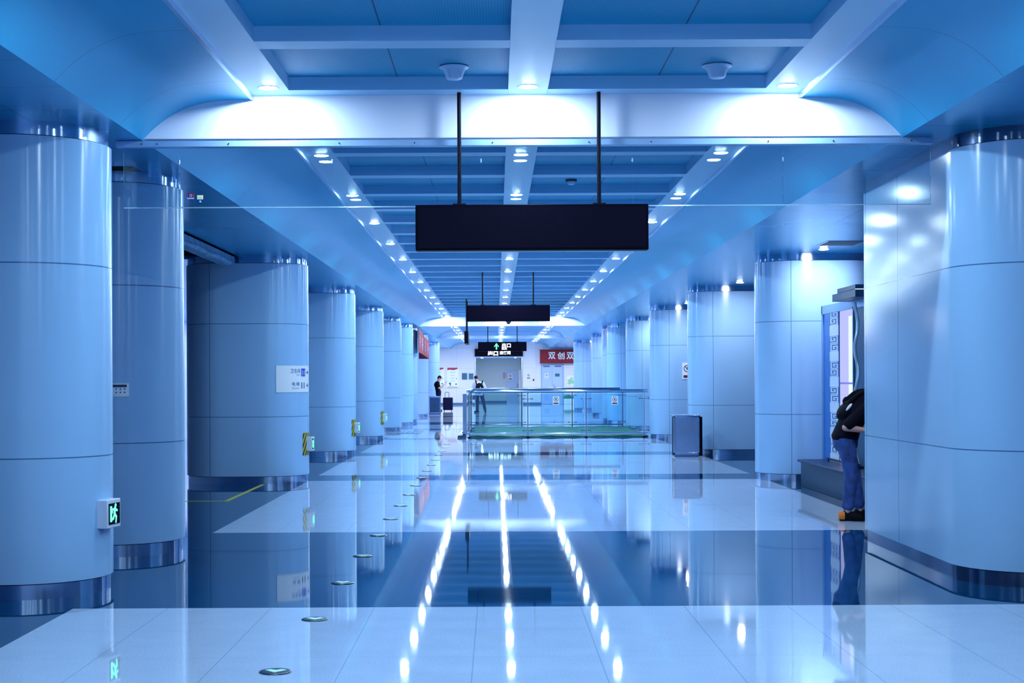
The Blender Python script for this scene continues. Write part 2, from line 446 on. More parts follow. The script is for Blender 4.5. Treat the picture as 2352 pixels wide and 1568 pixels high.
# far beam strip and walls
struct(MB().box(CL - .1, CR + .1, 67.8, 68.2, SOFZ - .0, SOFZ + .13).build('trim_13', M['header'], flat=True))
OX0, OX1 = at(1090.5, 870, Y1)[0], at(1201, 870, Y1)[0]
OZ = at(1150, 820, Y1)[1]
w = MB().box(XL, OX0, Y1, Y1 + .2, 0, 4.0); w.box(OX1, XR, Y1, Y1 + .2, 0, 4.0); w.box(OX0, OX1, Y1, Y1 + .2, OZ, 4.0)
struct(w.build('wall_back', M['wall'], flat=True))
r = MB().box(OX0 - .3, OX1 + .3, 96.5, 96.7, 0, 3.2); r.box(OX0 - .2, OX0, Y1 + .2, 96.5, 0, 3.2); r.box(OX1, OX1 + .2, Y1 + .2, 96.5, 0, 3.2)
struct(r.build('wall_passage', M['recess'], flat=True))
struct(MB().box(OX0 - .2, OX1 + .2, Y1 + .2, 96.5, OZ + .02, OZ + .1).build('ceiling_passage', M['wall_side'], flat=True))
struct(MB().box(OX0 - .04, OX1 + .04, Y1 - .04, Y1 + .05, OZ - .02, OZ + .06).build('trim_14', M['ceil_white']))
struct(MB().box(XL - .2, XL, Y0, 97, 0, 4.1).build('wall_left', M['wall_side'], flat=True))
struct(MB().box(XR, XR + .2, Y0, 97, 0, 4.1).build('wall_right', M['wall_side'], flat=True))
struct(MB().box(XL, XR, Y0 - .2, Y0, 0, 4.1).build('wall_front', M['wall_side'], flat=True))
b = MB().box(XL, OX0, Y1 - .02, Y1, 0, .12); b.box(OX1, XR, Y1 - .02, Y1, 0, .12)
struct(b.build('baseboard_back', M['skirting']))
struct(MB().box(OX0, OX1, 96.47, 96.5, 0, .12).build('baseboard_passage', M['skirting']))

# ------------------------------------------------------------------ columns
def stadium(R, L, sgn, n=28):
    pts = []
    if sgn < 0:   # second centre at -L
        for i in range(n + 1):
            t = -PI / 2 + PI * i / n; pts.append((R * math.cos(t), R * math.sin(t)))
        for i in range(n + 1):
            t = PI / 2 + PI * i / n; pts.append((-L + R * math.cos(t), R * math.sin(t)))
    else:
        for i in range(n + 1):
            t = -PI / 2 + PI * i / n; pts.append((L + R * math.cos(t), R * math.sin(t)))
        for i in range(n + 1):
            t = PI / 2 + PI * i / n; pts.append((R * math.cos(t), R * math.sin(t)))
    return pts
def column(x, y, R, L, sgn, label, group=None):
    c = thing('column', label, 'column', (x, y, 0), 0, group)
    part(MB().prism(stadium(R, L, sgn), .113, 3.292), 'shaft', 'enamel_left' if sgn < 0 else 'enamel_right', c)
    part(MB().prism(stadium(R - .018, L, sgn), 0, .105), 'base_band', 'steel', c)
    part(MB().prism(stadium(R - .03, L, sgn), .104, .114), 'base_gap', 'shadow_gap', c)
    part(MB().prism(stadium(R - .018, L, sgn), 3.30, SOFZ), 'top_band', 'steel', c)
    part(MB().prism(stadium(R - .03, L, sgn), 3.291, 3.301), 'top_gap', 'shadow_gap', c)
    return c
LEFT = [(-3.48, 11.04, 'nearest left column, cut by the left edge of the photo'),
        (-3.467, 13.55, 'left column standing close behind the nearest left column, under the glass barrier'),
        (-3.475, 22.66, 'wide blue-white left column with the white toilet and elevator plaque'),
        (-3.48, 30.3, 'left column just beyond the column that carries the toilet plaque'),
        (-3.50, 38.1, 'left column with the second striped exit box, level with the front of the railing'),
        (-3.46, 44.6, 'left column beside the metal floor grate'),
        (-3.40, 49.9, 'left column of the far pair in front of the red sagging banner'),
        (-3.44, 53.4, 'left column whose edge touches the near end of the sagging red banner'),
        (-3.42, 61.4, 'left column showing under the sagging red banner'),
        (-3.46, 74.9, 'farthest left column, right behind the man looking at his phone')]
cols_l = [column(x, y, .60, .65, -1, 'shiny pale blue ' + l) for x, y, l in LEFT]
RIGHT = [(4.545, 22.62, 'right column behind the low stone bench, lit by a round downlight'),
         (4.515, 30.35, 'right column behind the steel litter bin near the railing'),
         (4.56, 38.3, 'right column where the front of the railing ends, carrying a half-hidden prohibition notice'),
         (4.55, 45.2, 'right column just past the far end of the railing'),
         (4.40, 50.9, 'right column of the far pair, seen above the back handrail'),
         (4.42, 53.6, 'narrow visible right column tucked behind the far pair'),
         (4.58, 62.0, 'right column two places before the red lettered banner'),
         (4.38, 72.6, 'farthest right column, overlapping the end of the red lettered banner')]
cols_r = [column(x, y, .59, .65, 1, 'shiny pale blue ' + l) for x, y, l in RIGHT]

def pillar():
    c = thing('pillar', 'big glossy pale blue pillar with a rounded front at the right edge', 'pillar', (4.11, 11.42, 0))
    def outline(d):
        pts = []
        R = .62 - d
        n = 32
        for i in range(n + 1):
            t = PI + PI * i / n; pts.append((R * math.cos(t), R * math.sin(t)))
        pts.append((R, 2.66 - d))
        rr = .05
        pts.append((-R + rr, 2.66 - d))
        for i in range(1, 6):
            t = PI / 2 + PI / 2 * i / 6; pts.append((-R + rr + rr * math.cos(t), 2.66 - d - rr + rr * math.sin(t)))
        pts.append((-R, 2.66 - d - rr))
        return pts
    part(MB().prism(outline(0), .113, 3.292), 'shaft', 'enamel_pillar', c, angle=25)
    part(MB().prism(outline(.018), 0, .105), 'base_band', 'steel_dark', c, angle=25)
    part(MB().prism(outline(.03), .104, .114), 'base_gap', 'shadow_gap', c)
    part(MB().prism(outline(.018), 3.30, SOFZ), 'top_band', 'steel_dark', c, angle=25)
    part(MB().prism(outline(.03), 3.291, 3.301), 'top_gap', 'shadow_gap', c)
pillar()

# ------------------------------------------------------------------ downlights
LIGHTCOL = (.64, .87, 1.0)
LM = {}
WHITE_LAMPS = set()            # aisle and far lamps are whiter
def lamp(s):
    if s not in LM: LM[s] = lamp_mat('lens_glow_%g' % s, (.92, .93, 1.0) if s in WHITE_LAMPS else LIGHTCOL, s)
    return LM[s]
def make_downlight(strength):
    o = thing('downlight', '', 'light', (0, 0, -50))
    n = 24
    ring = MB(); prof = [(.064, .0), (.072, -.004), (.078, -.004), (.084, .0)]
    ring.loft([[(r * math.cos(2 * PI * i / n), r * math.sin(2 * PI * i / n), z) for i in range(n)] for r, z in prof], caps=False)
    part(ring, 'trim_ring', 'ceil_white', o)
    l = MB(); prof = [(.065, .0), (.062, -.004), (.05, -.0065), (.001, -.0075)]
    l.loft([[(r * math.cos(2 * PI * i / 12), r * math.sin(2 * PI * i / 12), z) for i in range(12)] for r, z in reversed(prof)], caps=False)
    part(l, 'lens', lamp(strength), o)
    return o
S_NEAR, S_ARCH, S_MID, S_MID2, S_FAR, S_AISLE, S_WALL = 860., 760., 800., 1100., 1500., 880., 3000.
WHITE_LAMPS |= {S_FAR, S_AISLE, S_WALL, 900.}
protos = {}
def downlight(x, y, z, s, label, group=None):
    if s not in protos:
        protos[s] = make_downlight(s); o = protos[s]
    else: o = copy_tree(protos[s])
    o.location = (x, y, z); o['label'] = label
    if group: o['group'] = group
    return o
ORD = ['first', 'second', 'third', 'fourth', 'fifth', 'sixth', 'seventh', 'eighth', 'ninth', 'tenth', 'eleventh', 'twelfth', 'thirteenth']
for nm, x in (('left', -1.70), ('middle', .25), ('right', 2.195)):
    for i, y in enumerate((8.0, 4.85, 1.7, -1.45, -4.6)):
        downlight(x, y, STZ, S_NEAR, 'round ceiling downlight of the %s light strip, above and behind the camera' % nm, 'downlights above the camera in the %s strip' % nm)
    downlight(x, 11.10, STZ, S_ARCH, 'round downlight at the end of the %s strip, flaring on the near white beam' % nm)
    downlight(x, 51.45, STZ, S_ARCH * 2, 'round downlight at the end of the %s strip, flaring on the far white beam' % nm)
    for i in range(12):
        y = 14.46 + 3.15 * i
        if nm == 'right' and i == 0: y = 14.40
        downlight(x, y, STZ, S_MID if i < 4 else S_MID2, '%s round downlight beyond the glass barrier along the %s ceiling strip' % (ORD[i], nm), 'downlights along the %s ceiling strip' % nm)
    for i in range(9):
        downlight(x, 54.6 + 3.9 * i, STZ, S_FAR, '%s downlight past the far white beam along the %s ceiling strip' % (ORD[i], nm), 'far downlights along the %s ceiling strip' % nm)
for i, y in enumerate((14.3, 21.4, 28.75, 36.6, 43.8, 60.5, 70.0, 80.0)):
    lab = ['round aisle downlight hidden behind the big right pillar', 'bright round downlight over the right column by the lit display cabinet', 'round aisle downlight over the right column behind the steel bin'][i] if i < 3 else 'round right aisle downlight hidden behind the farther columns, %s from the bin' % ORD[i - 3]
    downlight(4.74, y, SOFZ, S_AISLE, lab)
for i, (x, y) in enumerate(((-8.2, 42), (-8.2, 47), (-8.2, 52))):
    downlight(x, y, SOFZ, S_WALL, 'added unseen downlight brightening the far left wall behind the left columns, %s along' % ORD[i])  # unseen lamps added so the wall in the column gap turns white
for i, (x, y) in enumerate((( -4.2, 86), (5.0, 86), (-.9, 93), (1.2, 93))):
    downlight(x, y, SOFZ if y < 90 else OZ + .02, S_WALL if y < 90 else 900., ['round downlight near the posters on the far white wall', 'round downlight near the red lettered banner on the far wall', 'left small downlight inside the far passage', 'right small downlight inside the far passage'][i])

# ------------------------------------------------------------------ smoke barrier
def barrier():
    t = thing('smoke_barrier', 'clear glass smoke barrier hanging under the near white beam', 'glass barrier', (0, 11.43, 0))
    part(MB().box(-2.92, 3.37, -.045, .03, 3.345, 3.392), 'head_rail', 'header', t, bevel=.003)
    bt = MB()
    for x in (-2.72, -2.6, -2.05, -1.2, -.62, -.02, .72, 1.2, 2.1, 2.6, 3.2): bt.cyl((x, -.046, 3.368), (x, -.052, 3.368), .005, n=8)
    part(bt, 'screw_row', 'rod', t)
    xs = [-2.87, -2.44, -1.26, -.11, 1.06, 2.22, 3.36]
    zb = 2.886
    for i in range(6):
        a, c = xs[i] + .0015, xs[i + 1] - .0015
        part(MB().box(a, c, -.005, .005, zb, 3.35), 'glass_pane', 'glass', t, flat=True)
    e = MB().box(xs[0], xs[-1], -.0055, .0055, zb - .007, zb)
    part(e, 'bottom_edge', 'glass_edge', t)
    cl = MB()
    for x in xs[1:-1]: cl.box(x - .004, x + .004, -.011, .011, 3.22, 3.25)
    part(cl, 'clip_row', 'alu', t)
barrier()
def sticker(name, px, py, wpx, hpx, m, label, inner=None):
    X, Z = at(px, py, 11.42); k = 11.42 / F
    t = thing(name, label, 'sticker', (X, 11.42, Z))
    w2, h2 = wpx * k / 2, hpx * k / 2
    part(MB().box(-w2, w2, -.004, 0.0045, -h2, h2), 'backing', m, t)
    if inner == 'ring':
        part(MB().ring([(.006, 0), (.0105, 0), (.0105, .003), (.006, .003)], 20).xf(lambda x, y, z: (x, -.004 - z, y)), 'ring_mark', 'lilac', t)
        part(MB().box(-w2 - .006, w2, -.004, .004, -h2 - .009, -h2), 'white_strip', 'icon_pale', t)
    if inner == 'field':
        part(MB().box(-w2 * .75, w2 * .85, -.006, -.004, -h2 * .3, h2 * .75), 'yellow_field', 'yellow', t)
sticker('sticker', 438.5, 449, 13, 10, 'maroon', 'small dark red square sticker with a pale ring on the glass barrier', 'ring')
sticker('sticker', 459.5, 453, 13, 9, 'white', 'small white and yellow rectangular sticker on the glass barrier', 'field')
tX, tZ = at(460, 462.5, 11.42)
o = MB().lathe([(.001, 0), (.008, 0), (.008, .004), (.001, .004)], 16).xf(lambda x, y, z: (x, -z, y)).build('dot_sticker', M['icon_pale'], None, (tX, 11.424, tZ))
tag(o, 'tiny pale round dot on the glass barrier under the yellow sticker', 'sticker')

# ------------------------------------------------------------------ hanging signs
def hang_sign(name, label, x0, x1, z0, z1, Y, rods, ztop, d=.13, lit=None):
    cx, cz = (x0 + x1) / 2, (z0 + z1) / 2
    t = thing(name, label, 'sign', (cx, Y, z0))
    w2, h = (x1 - x0) / 2, z1 - z0
    part(MB().box(-w2, w2, -d / 2, d / 2, 0, h), 'sign_box', 'black', t, bevel=.006)
    part(MB().box(-w2 + .02, w2 - .02, -d / 2 - .004, -d / 2 + .002, .018, h - .018), 'face_panel', 'black_face', t)
    for rx in rods:
        part(MB().cyl((rx - cx, 0, h - .005), (rx - cx, 0, ztop - z0), .016, n=12), 'rod', 'rod', t)
        part(MB().box(rx - cx - .05, rx - cx + .05, -.035, .035, h, h + .012), 'rod_foot', 'rod', t)
    return t, cx, z0, w2, h
Ys = 11.32
x0, z1 = at(955, 472.5, Ys); x1, z0 = at(1488, 574.5, Ys)
hang_sign('hanging_sign', 'big blank black hanging sign nearest the camera', x0, x1, z0, z1, Ys, [at(1055.5, 470, Ys)[0], at(1376, 470, Ys)[0]], STZ)
Ys = 30.4
x0, z1 = at(1071.5, 701.5, Ys); x1, z0 = at(1263, 737.5, Ys)
t2, cx, zz, w2, h = hang_sign('hanging_sign', 'blank black hanging sign in mid hall with a small dome camera under it', x0, x1, z0, z1, Ys, [at(1108.5, 700, Ys)[0], at(1225, 700, Ys)[0]], STZ)
cX, cZ = at(1168, 738, 30.4)
dc = thing('dome_camera', 'small grey dome camera under the mid hall black sign', 'camera', (cX, 30.4, zz))
part(MB().lathe([(.05, 0), (.055, -.012), (.05, -.02)], 20), 'housing', 'bin_steel', dc)
part(MB().lathe([(.044, -.02), (.04, -.036), (.026, -.05), (.001, -.056)], 20), 'dome', 'black', dc)
# sign seen edge on
Ys = 41.0
xs_, zt = at(1072.3, 762, Ys); _, zb = at(1072, 790, Ys)
t = thing('hanging_sign', 'narrow black hanging sign seen edge-on, left of the mid hall sign', 'sign', (xs_, Ys, zb))
part(MB().box(-.055, .055, -.8, .8, 0, zt - zb), 'sign_box', 'black', t, bevel=.006)
for yy in (-.55, .55): part(MB().cyl((0, yy, zt - zb), (0, yy, STZ - zb), .018, n=12), 'rod', 'rod', t)
# exit sign
Ys = 54.2; k = Ys / F
x0, z1 = at(1098, 785.3, Ys); x1, z0 = at(1209.5, 806, Ys)
t3, cx, zz, w2, h = hang_sign('exit_sign', 'black hanging exit sign with a green up arrow and white lettering', x0, x1, z0, z1, Ys, [at(1120.5, 785, Ys)[0], at(1188, 785, Ys)[0]], SOFZ + .3, d=.14)
def on_sign(v, px, py): 
    X, Z = at(px, py, Ys); return facing_y(v, X - cx, -.076, Z - zz)
v, f = text_geo('出口', .2, .002, .004)
part(MB().add(on_sign(fit(v, w=20 * k, h=10 * k), 1163, 793), f), 'lettering', 'glow_white', t3, flat=True)
v, f = text_geo('Exit', .1, .002, .002)
part(MB().add(on_sign(fit(v, w=11.5 * k, h=5 * k), 1158.5, 800.3), f), 'lettering', 'glow_white', t3, flat=True)
aw, ah = 5.2 * k, 7.5 * k
arrow = [(-aw, 0), (-aw, -.32 * ah), (-.3 * aw, .25 * ah), (-.3 * aw, -ah), (.3 * aw, -ah), (.3 * aw, .25 * ah), (aw, -.32 * ah), (aw, 0), (0, ah)]
aX, aZ = at(1140.3, 795, Ys)
part(MB().prism_y([(p[0] + aX - cx, p[1] + aZ - zz) for p in reversed(arrow)], -.078, -.074), 'arrow', 'glow_arrow', t3, flat=True)
# lettered light box over the passage
Ys = Y1 - .12; k = Ys / F
x0, z1 = at(1090.5, 801, Ys); x1, z0 = at(1201, 817.8, Ys)
cx, zz = (x0 + x1) / 2, z0
t = thing('light_box_sign', 'black light box sign with white lettering over the far passage', 'sign', (cx, Ys, z0))
part(MB().box(x0 - cx, x1 - cx, -.1, .115, 0, z1 - z0), 'sign_box', 'black', t, bevel=.01)
def on_box(v, px, py):
    X, Z = at(px, py, Ys); return facing_y(v, X - cx, -.104, Z - zz)
for txt, px, py, wp, hp, bb in (('出口', 1132.5, 811.2, 23, 11, .012), ('温馨网', 1160, 809.5, 25, 8.5, .004)):
    v, f = text_geo(txt, .3, .003, bb)
    part(MB().add(on_box(fit(v, w=wp * k, h=hp * k), px, py), f), 'lettering', 'glow_white', t, flat=True)
X, Z = at(1130.5, 810, Ys)
part(MB().box(X - cx - .012, X - cx + .012, -.112, -.1, Z - zz - .08, Z - zz + .08), 'red_mark', 'glow_red', t)

# ------------------------------------------------------------------ ceiling fittings
def bowl(px, py):
    Y = 10.84; X, _ = at(px, py, Y)
    t = thing('ceiling_speaker', '', 'speaker', (X, Y, PNZ))
    part(MB().lathe([(.098, 0), (.11, -.006), (.11, -.012), (.092, -.02), (.085, -.026)], 40), 'flange', 'speaker', t)
    part(MB().lathe([(.086, -.022), (.078, -.035), (.06, -.085), (.056, -.092), (.048, -.096), (.001, -.097)], 40), 'bowl', 'speaker', t)
    part(MB().lathe([(.105, .003), (.105, -.001), (.1, -.001)], 40), 'seal_ring', 'shadow_gap', t)
    return t
o = bowl(1043, 152); o['label'] = 'white bowl-shaped ceiling speaker left of the middle light strip'
o = bowl(1647, 150); o['label'] = 'white bowl-shaped ceiling speaker right of the middle light strip'
def detector(px, py, label):
    X, Y = 0, 0
    k = (VPY - py) / (PNZ - H); Y = F / k; X, _ = at(px, py, Y)
    t = thing('smoke_detector', label, 'smoke detector', (X, Y, PNZ))
    part(MB().lathe([(.066, 0), (.066, -.022), (.05, -.024)], 28), 'base', 'black', t)
    part(MB().lathe([(.046, -.022), (.042, -.05), (.03, -.06), (.001, -.062)], 28), 'head', 'white_plastic', t)
detector(1312, 413, 'smoke detector on a dark base between the middle and right light strips')
detector(1247, 598, 'tiny far smoke detector under the big blank sign, on the ceiling panels')
X0, _ = at(1880, 566, 20.6)
t = thing('access_hatch', 'square ceiling access hatch above the lit display cabinet', 'hatch', (X0 + .27, 20.4, SOFZ))
part(MB().box(-.27, .27, -.33, .33, -.006, 0), 'frame', 'alu', t)
part(MB().box(-.24, .24, -.30, .30, -.009, -.004), 'hatch_panel', 'shadow_gap', t)
t = thing('ceiling_vent', 'dark rectangular vent opening in the soffit above the second left column', 'vent', (-3.66, 13.0, SOFZ))
part(MB().box(-.53, .53, -.21, .21, -.004, 0), 'frame', 'shadow_gap', t)
sl = MB()
for i in range(7): sl.box(-.5, .5, -.19 + i * .055, -.175 + i * .055, -.010, -.003)
part(sl, 'louvre', 'black', t)
cd = MB(); 
path = [(-3.93, 14.3 + i * .41, 3.33 + .012 * math.sin(i * 2.1)) for i in range(19)]
cd.box(-4.03, -3.862, 14.3, 21.9, 3.235, 3.37)
cd.tube([(-3.90, p[1], 3.28 + .01 * math.sin(i * 1.7)) for i, p in enumerate(path)], .052, 8)
o = cd.build('cable_tray', M['conduit']); tag(o, 'rough pale cable tray running under the dark left soffit edge to the wide column', 'cable tray')

# ------------------------------------------------------------------ exit boxes on columns, plaques
def cyl_patch(R, a0, a1, z0, z1, th, n=14):
    """curved plate on a column; angles measured from +X"""
    m = MB(); rings = []
    for i in range(n + 1):
        a = a0 + (a1 - a0) * i / n
        rings.append([((R + d) * math.cos(a), (R + d) * math.sin(a), z) for d, z in ((0, z0), (th, z0), (th, z1), (0, z1))])
    return m.loft(rings)
def on_cyl(v, R, a_mid, zc):
    return [((R + .001 + p[2]) * math.cos(a_mid + p[0] / R), (R + .001 + p[2]) * math.sin(a_mid + p[0] / R), zc + p[1]) for p in v]
RUN = []
def run_man():
    s = MB()
    s.ball((.012, 0, .052), (.0125, .003, .0125), 10, 6)
    for a, b_, r in (((.004, .034), (-.004, .0), .013), ((-.004, .0), (.022, -.022), .009), ((.022, -.022), (.016, -.055), .008),
                     ((-.004, .0), (-.02, -.03), .009), ((-.02, -.03), (-.042, -.036), .008), ((.004, .03), (.034, .018), .007), ((.004, .03), (-.028, .028), .007), ((-.028, .028), (-.036, .008), .006)):
        s.capsule((a[0], 0, a[1]), (b_[0], 0, b_[1]), r, r, 8)
    s.v = [(p[0], p[1] * .25, p[2]) for p in s.v]
    s.box(-.062, -.046, -.003, .003, -.05, .05)
    return s
def exit_box(colx, coly, R, ang, zc, label, hazard=True, w=.2, hgt=.21, dep=.075):
    nx, ny = math.cos(ang), math.sin(ang)
    if hazard:
        hz = thing('hazard_board', 'striped board behind ' + label, 'warning board', (colx, coly, 0))
        part(cyl_patch(R, ang - .36, ang + .10, zc - .17, zc + .17, .006), 'striped_plate', 'hazard', hz, angle=60)
    x, y = colx + nx * (R - .005 + (.008 if hazard else 0)), coly + ny * (R - .005 + (.008 if hazard else 0))
    t = thing('exit_box', label, 'exit light', (x, y, zc), ang + PI / 2)   # local -Y points outward
    part(MB().box(-w / 2, w / 2, -dep, .03, -hgt / 2, hgt / 2), 'housing', 'white_plastic', t, bevel=.006)
    part(MB().box(-w / 2 + .02, w / 2 - .02, -dep - .004, -dep + .002, -hgt / 2 + .028, hgt / 2 - .028), 'screen', 'black', t)
    part(run_man().xf(lambda a, b, c: (a * 1.15, b - dep - .006, c * 1.15)), 'running_figure', 'glow_green', t, flat=True)
    return t
A0 = math.radians(-5)
X, Z = at(255, 1179, 10.9)
exit_box(-3.48, 11.04, .60, math.radians(-11), Z, 'white exit box with a lit green running figure on the nearest left column', False, .22)
exit_box(-3.475, 22.66, .60, A0, at(705, 1020, 22.4)[1], 'exit box on the wide left column with the plaque')
exit_box(-3.48, 30.3, .60, A0, at(813, 983, 30)[1], 'exit box on the left column beyond the plaque column')
exit_box(-3.50, 38.1, .60, A0, at(876, 960, 37.8)[1], 'exit box on the left column level with the railing')
# toilet / elevator plaque
def plaque():
    R = .602; Y = 22.3
    zt, zb = at(685, 839.5, Y)[1], at(685, 900.5, Y)[1]
    a0, a1 = math.radians(-72), math.radians(-4)
    t = thing('direction_plaque', 'white curved direction plaque for toilet and elevator on the wide left column', 'sign', (-3.475, 22.66, 0))
    part(cyl_patch(R, a0, a1, zb, zt, .006, 24), 'plate', 'white', t, angle=60)
    R2 = R + .006; hh = zt - zb
    def A(px):    # pixel column -> angle
        best = min(range(0, 721), key=lambda i: abs((VPX + (-3.475 + R2 * math.cos(a0 + (a1 - a0) * i / 720)) * F / (22.66 + R2 * math.sin(a0 + (a1 - a0) * i / 720))) - px))
        return a0 + (a1 - a0) * best / 720
    def Zp(py): return at(690, py, Y)[1]
    def arc(p0, p1): return (A(p1) - A(p0)) * R2
    for txt, p0, p1, y0, y1, m in (('卫生间', 667, 689.5, 846.5, 856.5, 'ink'), ('Toilet', 680, 689.5, 859, 862, 'ink_grey'), ('电 梯', 671, 687.5, 877, 886, 'ink'), ('Elevator', 671, 687.5, 889, 893, 'ink_grey')):
        v, f = text_geo(txt, .1, .0008, .0006)
        v = fit(v, w=arc(p0, p1), h=Zp(y0) - Zp(y1))
        part(MB().add(on_cyl(v, R2, (A(p0) + A(p1)) / 2, (Zp(y0) + Zp(y1)) / 2), f), 'lettering', m, t, flat=True)
    part(cyl_patch(R2, A(692), A(700.8), Zp(864), Zp(846), .002, 8), 'toilet_icon', 'icon_blue', t)
    for p0, p1, m in ((693.6, 695.6, 'icon_pale'), (697.3, 699.6, 'lilac')):
        part(cyl_patch(R2 + .002, A(p0), A(p1), Zp(862), Zp(850), .001, 3), 'icon_figure', m, t)
    for p0, p1 in ((692, 694), (697.6, 699.2)):
        part(cyl_patch(R2, A(p0), A(p1), Zp(892), Zp(878), .002, 4), 'elevator_icon', 'ink', t)
    for yy in (855, 885):
        am = A(705.6); s_ = .03; z_ = Zp(yy)
        ar = [(-s_ * 1.5, -.3 * s_), (.1 * s_, -.3 * s_), (-.4 * s_, -s_), (.2 * s_, -s_), (1.2 * s_, 0), (.2 * s_, s_), (-.4 * s_, s_), (.1 * s_, .3 * s_), (-s_ * 1.5, .3 * s_)]
        m = MB().loft([[(x, y, 0) for x, y in ar], [(x, y, .002) for x, y in ar]])
        m.v = on_cyl(m.v, R2, am, z_)
        part(m, 'arrow', 'ink', t, flat=True)
plaque()
def small_plaque():
    t = thing('notice_plate', 'small white framed notice half hidden behind the nearest left column', 'notice', (-3.467, 13.55, 0))
    R = .602; am = math.radians(-74)
    zt, zb = at(270, 880, 12.95)[1], at(270, 910.5, 12.95)[1]
    part(cyl_patch(R, am - .16, am + .13, zb, zt, .005), 'plate', 'white', t)
    part(cyl_patch(R + .005, am - .14, am + .10, zt - .035, zt - .012, .001), 'header_bar', 'navy', t)
    d = MB()
    for r_ in range(2):
        for c_ in range(3):
            a = am - .06 + c_ * .06
            d.add(*(lambda m: (m.v, m.f))(cyl_patch(R + .005, a, a + .02, zb + .03 + r_ * .03, zb + .042 + r_ * .03, .001, 2)))
    part(d, 'symbol_rows', 'ink', t)
small_plaque()

# ------------------------------------------------------------------ prohibition notices
def notice(name, label, X, Y, Z, w, h, ring='navy', bar='maroon', faint=False):
    t = thing(name, label, 'notice', (X, Y, Z))
    part(MB().box(-w / 2, w / 2, -.004, .003, -h / 2, h / 2), 'plate', 'white', t)
    R = w * .36
    part(MB().ring([(R * .80, 0), (R, 0), (R, .002), (R * .80, .002)], 28).xf(lambda x, y, z: (x, -.004 - z, y + h * .14)), 'ring', ring, t)
    sl = MB().box(-R * .9, R * .9, -.0055, -.004, -R * .08, R * .08)
    c, s = math.cos(-PI / 4), math.sin(-PI / 4)
    sl.xf(lambda x, y, z: (x * c - z * s, y, x * s + z * c + h * .14)); part(sl, 'slash', ring, t)
    fg = MB().ball((R * .05, -.005, h * .14 + R * .38), (R * .15, .001, R * .15), 10, 6)
    fg.capsule((0, -.005, h * .14 + R * .2), (-R * .12, -.005, h * .14 - R * .3), R * .17, R * .13, 8)
    fg.capsule((-R * .1, -.005, h * .14 - R * .2), (R * .35, -.005, h * .14 - R * .35), R * .12, R * .1, 8)
    fg.capsule((R * .0, -.005, h * .14 + R * .15), (R * .42, -.005, h * .14 + R * .12), R * .1, R * .08, 8)
    fg.v = [(p[0], -.0045 + (p[1] + .005) * .02, p[2]) for p in fg.v]
    part(fg, 'figure', 'navy', t)
    part(MB().box(-w * .38, w * .38, -.006, -.004, -h * .42, -h * .26), 'bar', bar, t)
    return t
YF = 39.1
k = YF / F
for px, lab in ((1277, 'white no-climbing notice on the railing glass, left of the pair'), (1412, 'white no-climbing notice on the railing glass, right of the pair')):
    X, Z = at(px, 919.5, YF - .02); notice('prohibition_notice', lab, X, YF - .02, Z, 15 * k, 19 * k)
X, Z = at(1575.5, 851.5, 37.68)
notice('prohibition_notice', 'white prohibition notice on a right column, half hidden by the column in front', X + .035, 37.70, Z, .25, .42, 'black', 'maroon')
k = Y1 / F
X, Z = at(1214, 863.5, Y1); notice('prohibition_notice', 'small white notice on the far wall between passage and door', X, Y1 - .004, Z, 10 * k, 13 * k)
X, Z = at(1255, 863, Y1); notice('prohibition_notice', 'faint white notice on the left leaf of the far double door', X, Y1 - .065, Z, 9 * k, 12 * k, 'ink', 'icon_pale')
X, Z = at(1172, 865, 96.4); notice('prohibition_notice', 'white notice on the door inside the far passage', X, 96.40, Z, .28, .40)

# ------------------------------------------------------------------ far wall furniture
def wx(px, py=870, Y=Y1): return at(px, py, Y)
x0, zt = wx(1242.5, 837.5); x1, _ = wx(1294, 838)
cx = (x0 + x1) / 2
t = struct(thing('door_1', 'pale grey double door under the red lettered banner', 'door', (cx, Y1, 0)))
w2 = (x1 - x0) / 2
fr = MB().box(-w2, -w2 + .05, -.05, 0, 0, zt); fr.box(w2 - .05, w2, -.05, 0, 0, zt); fr.box(-w2, w2, -.05, 0, zt - .05, zt)
part(fr, 'door_frame', 'header', t)
for sgn in (-1, 1):
    l = part(MB().box(min(0, sgn * (w2 - .05)) + .004, max(0, sgn * (w2 - .05)) - .004, -.045, -.005, .01, zt - .05), 'door_leaf', 'door', t)
    part(MB().box(sgn * .35 - .2, sgn * .35 + .2, -.085, -.045, zt - .13, zt - .06), 'door_closer', 'skirting', l)
hd = MB().cyl((.09, -.045, 1.05), (.09, -.09, 1.05), .018, n=10); hd.box(.07, .22, -.1, -.08, 1.04, 1.065)
part(hd, 'door_handle', 'steel_dark', t)
part(MB().cyl((.09, -.045, 1.17), (.09, -.06, 1.17), .025, n=12), 'lock', 'steel_dark', t)
X, Z = wx(1280, 861); o = MB().box(-.14, .14, -.006, 0, -.09, .09).build('door_plate', M['teal_plate'], None, (X, Y1 - .045, Z)); tag(o, 'small dark teal plate on the right leaf of the far door', 'plate')
X, Z = wx(1256, 912.5); o = MB().box(-.16, .16, -.006, 0, -.18, .18).build('door_vent', M['icon_pale'], None, (X, Y1 - .045, Z)); tag(o, 'pale blue vent plate low on the left leaf of the far door', 'vent')
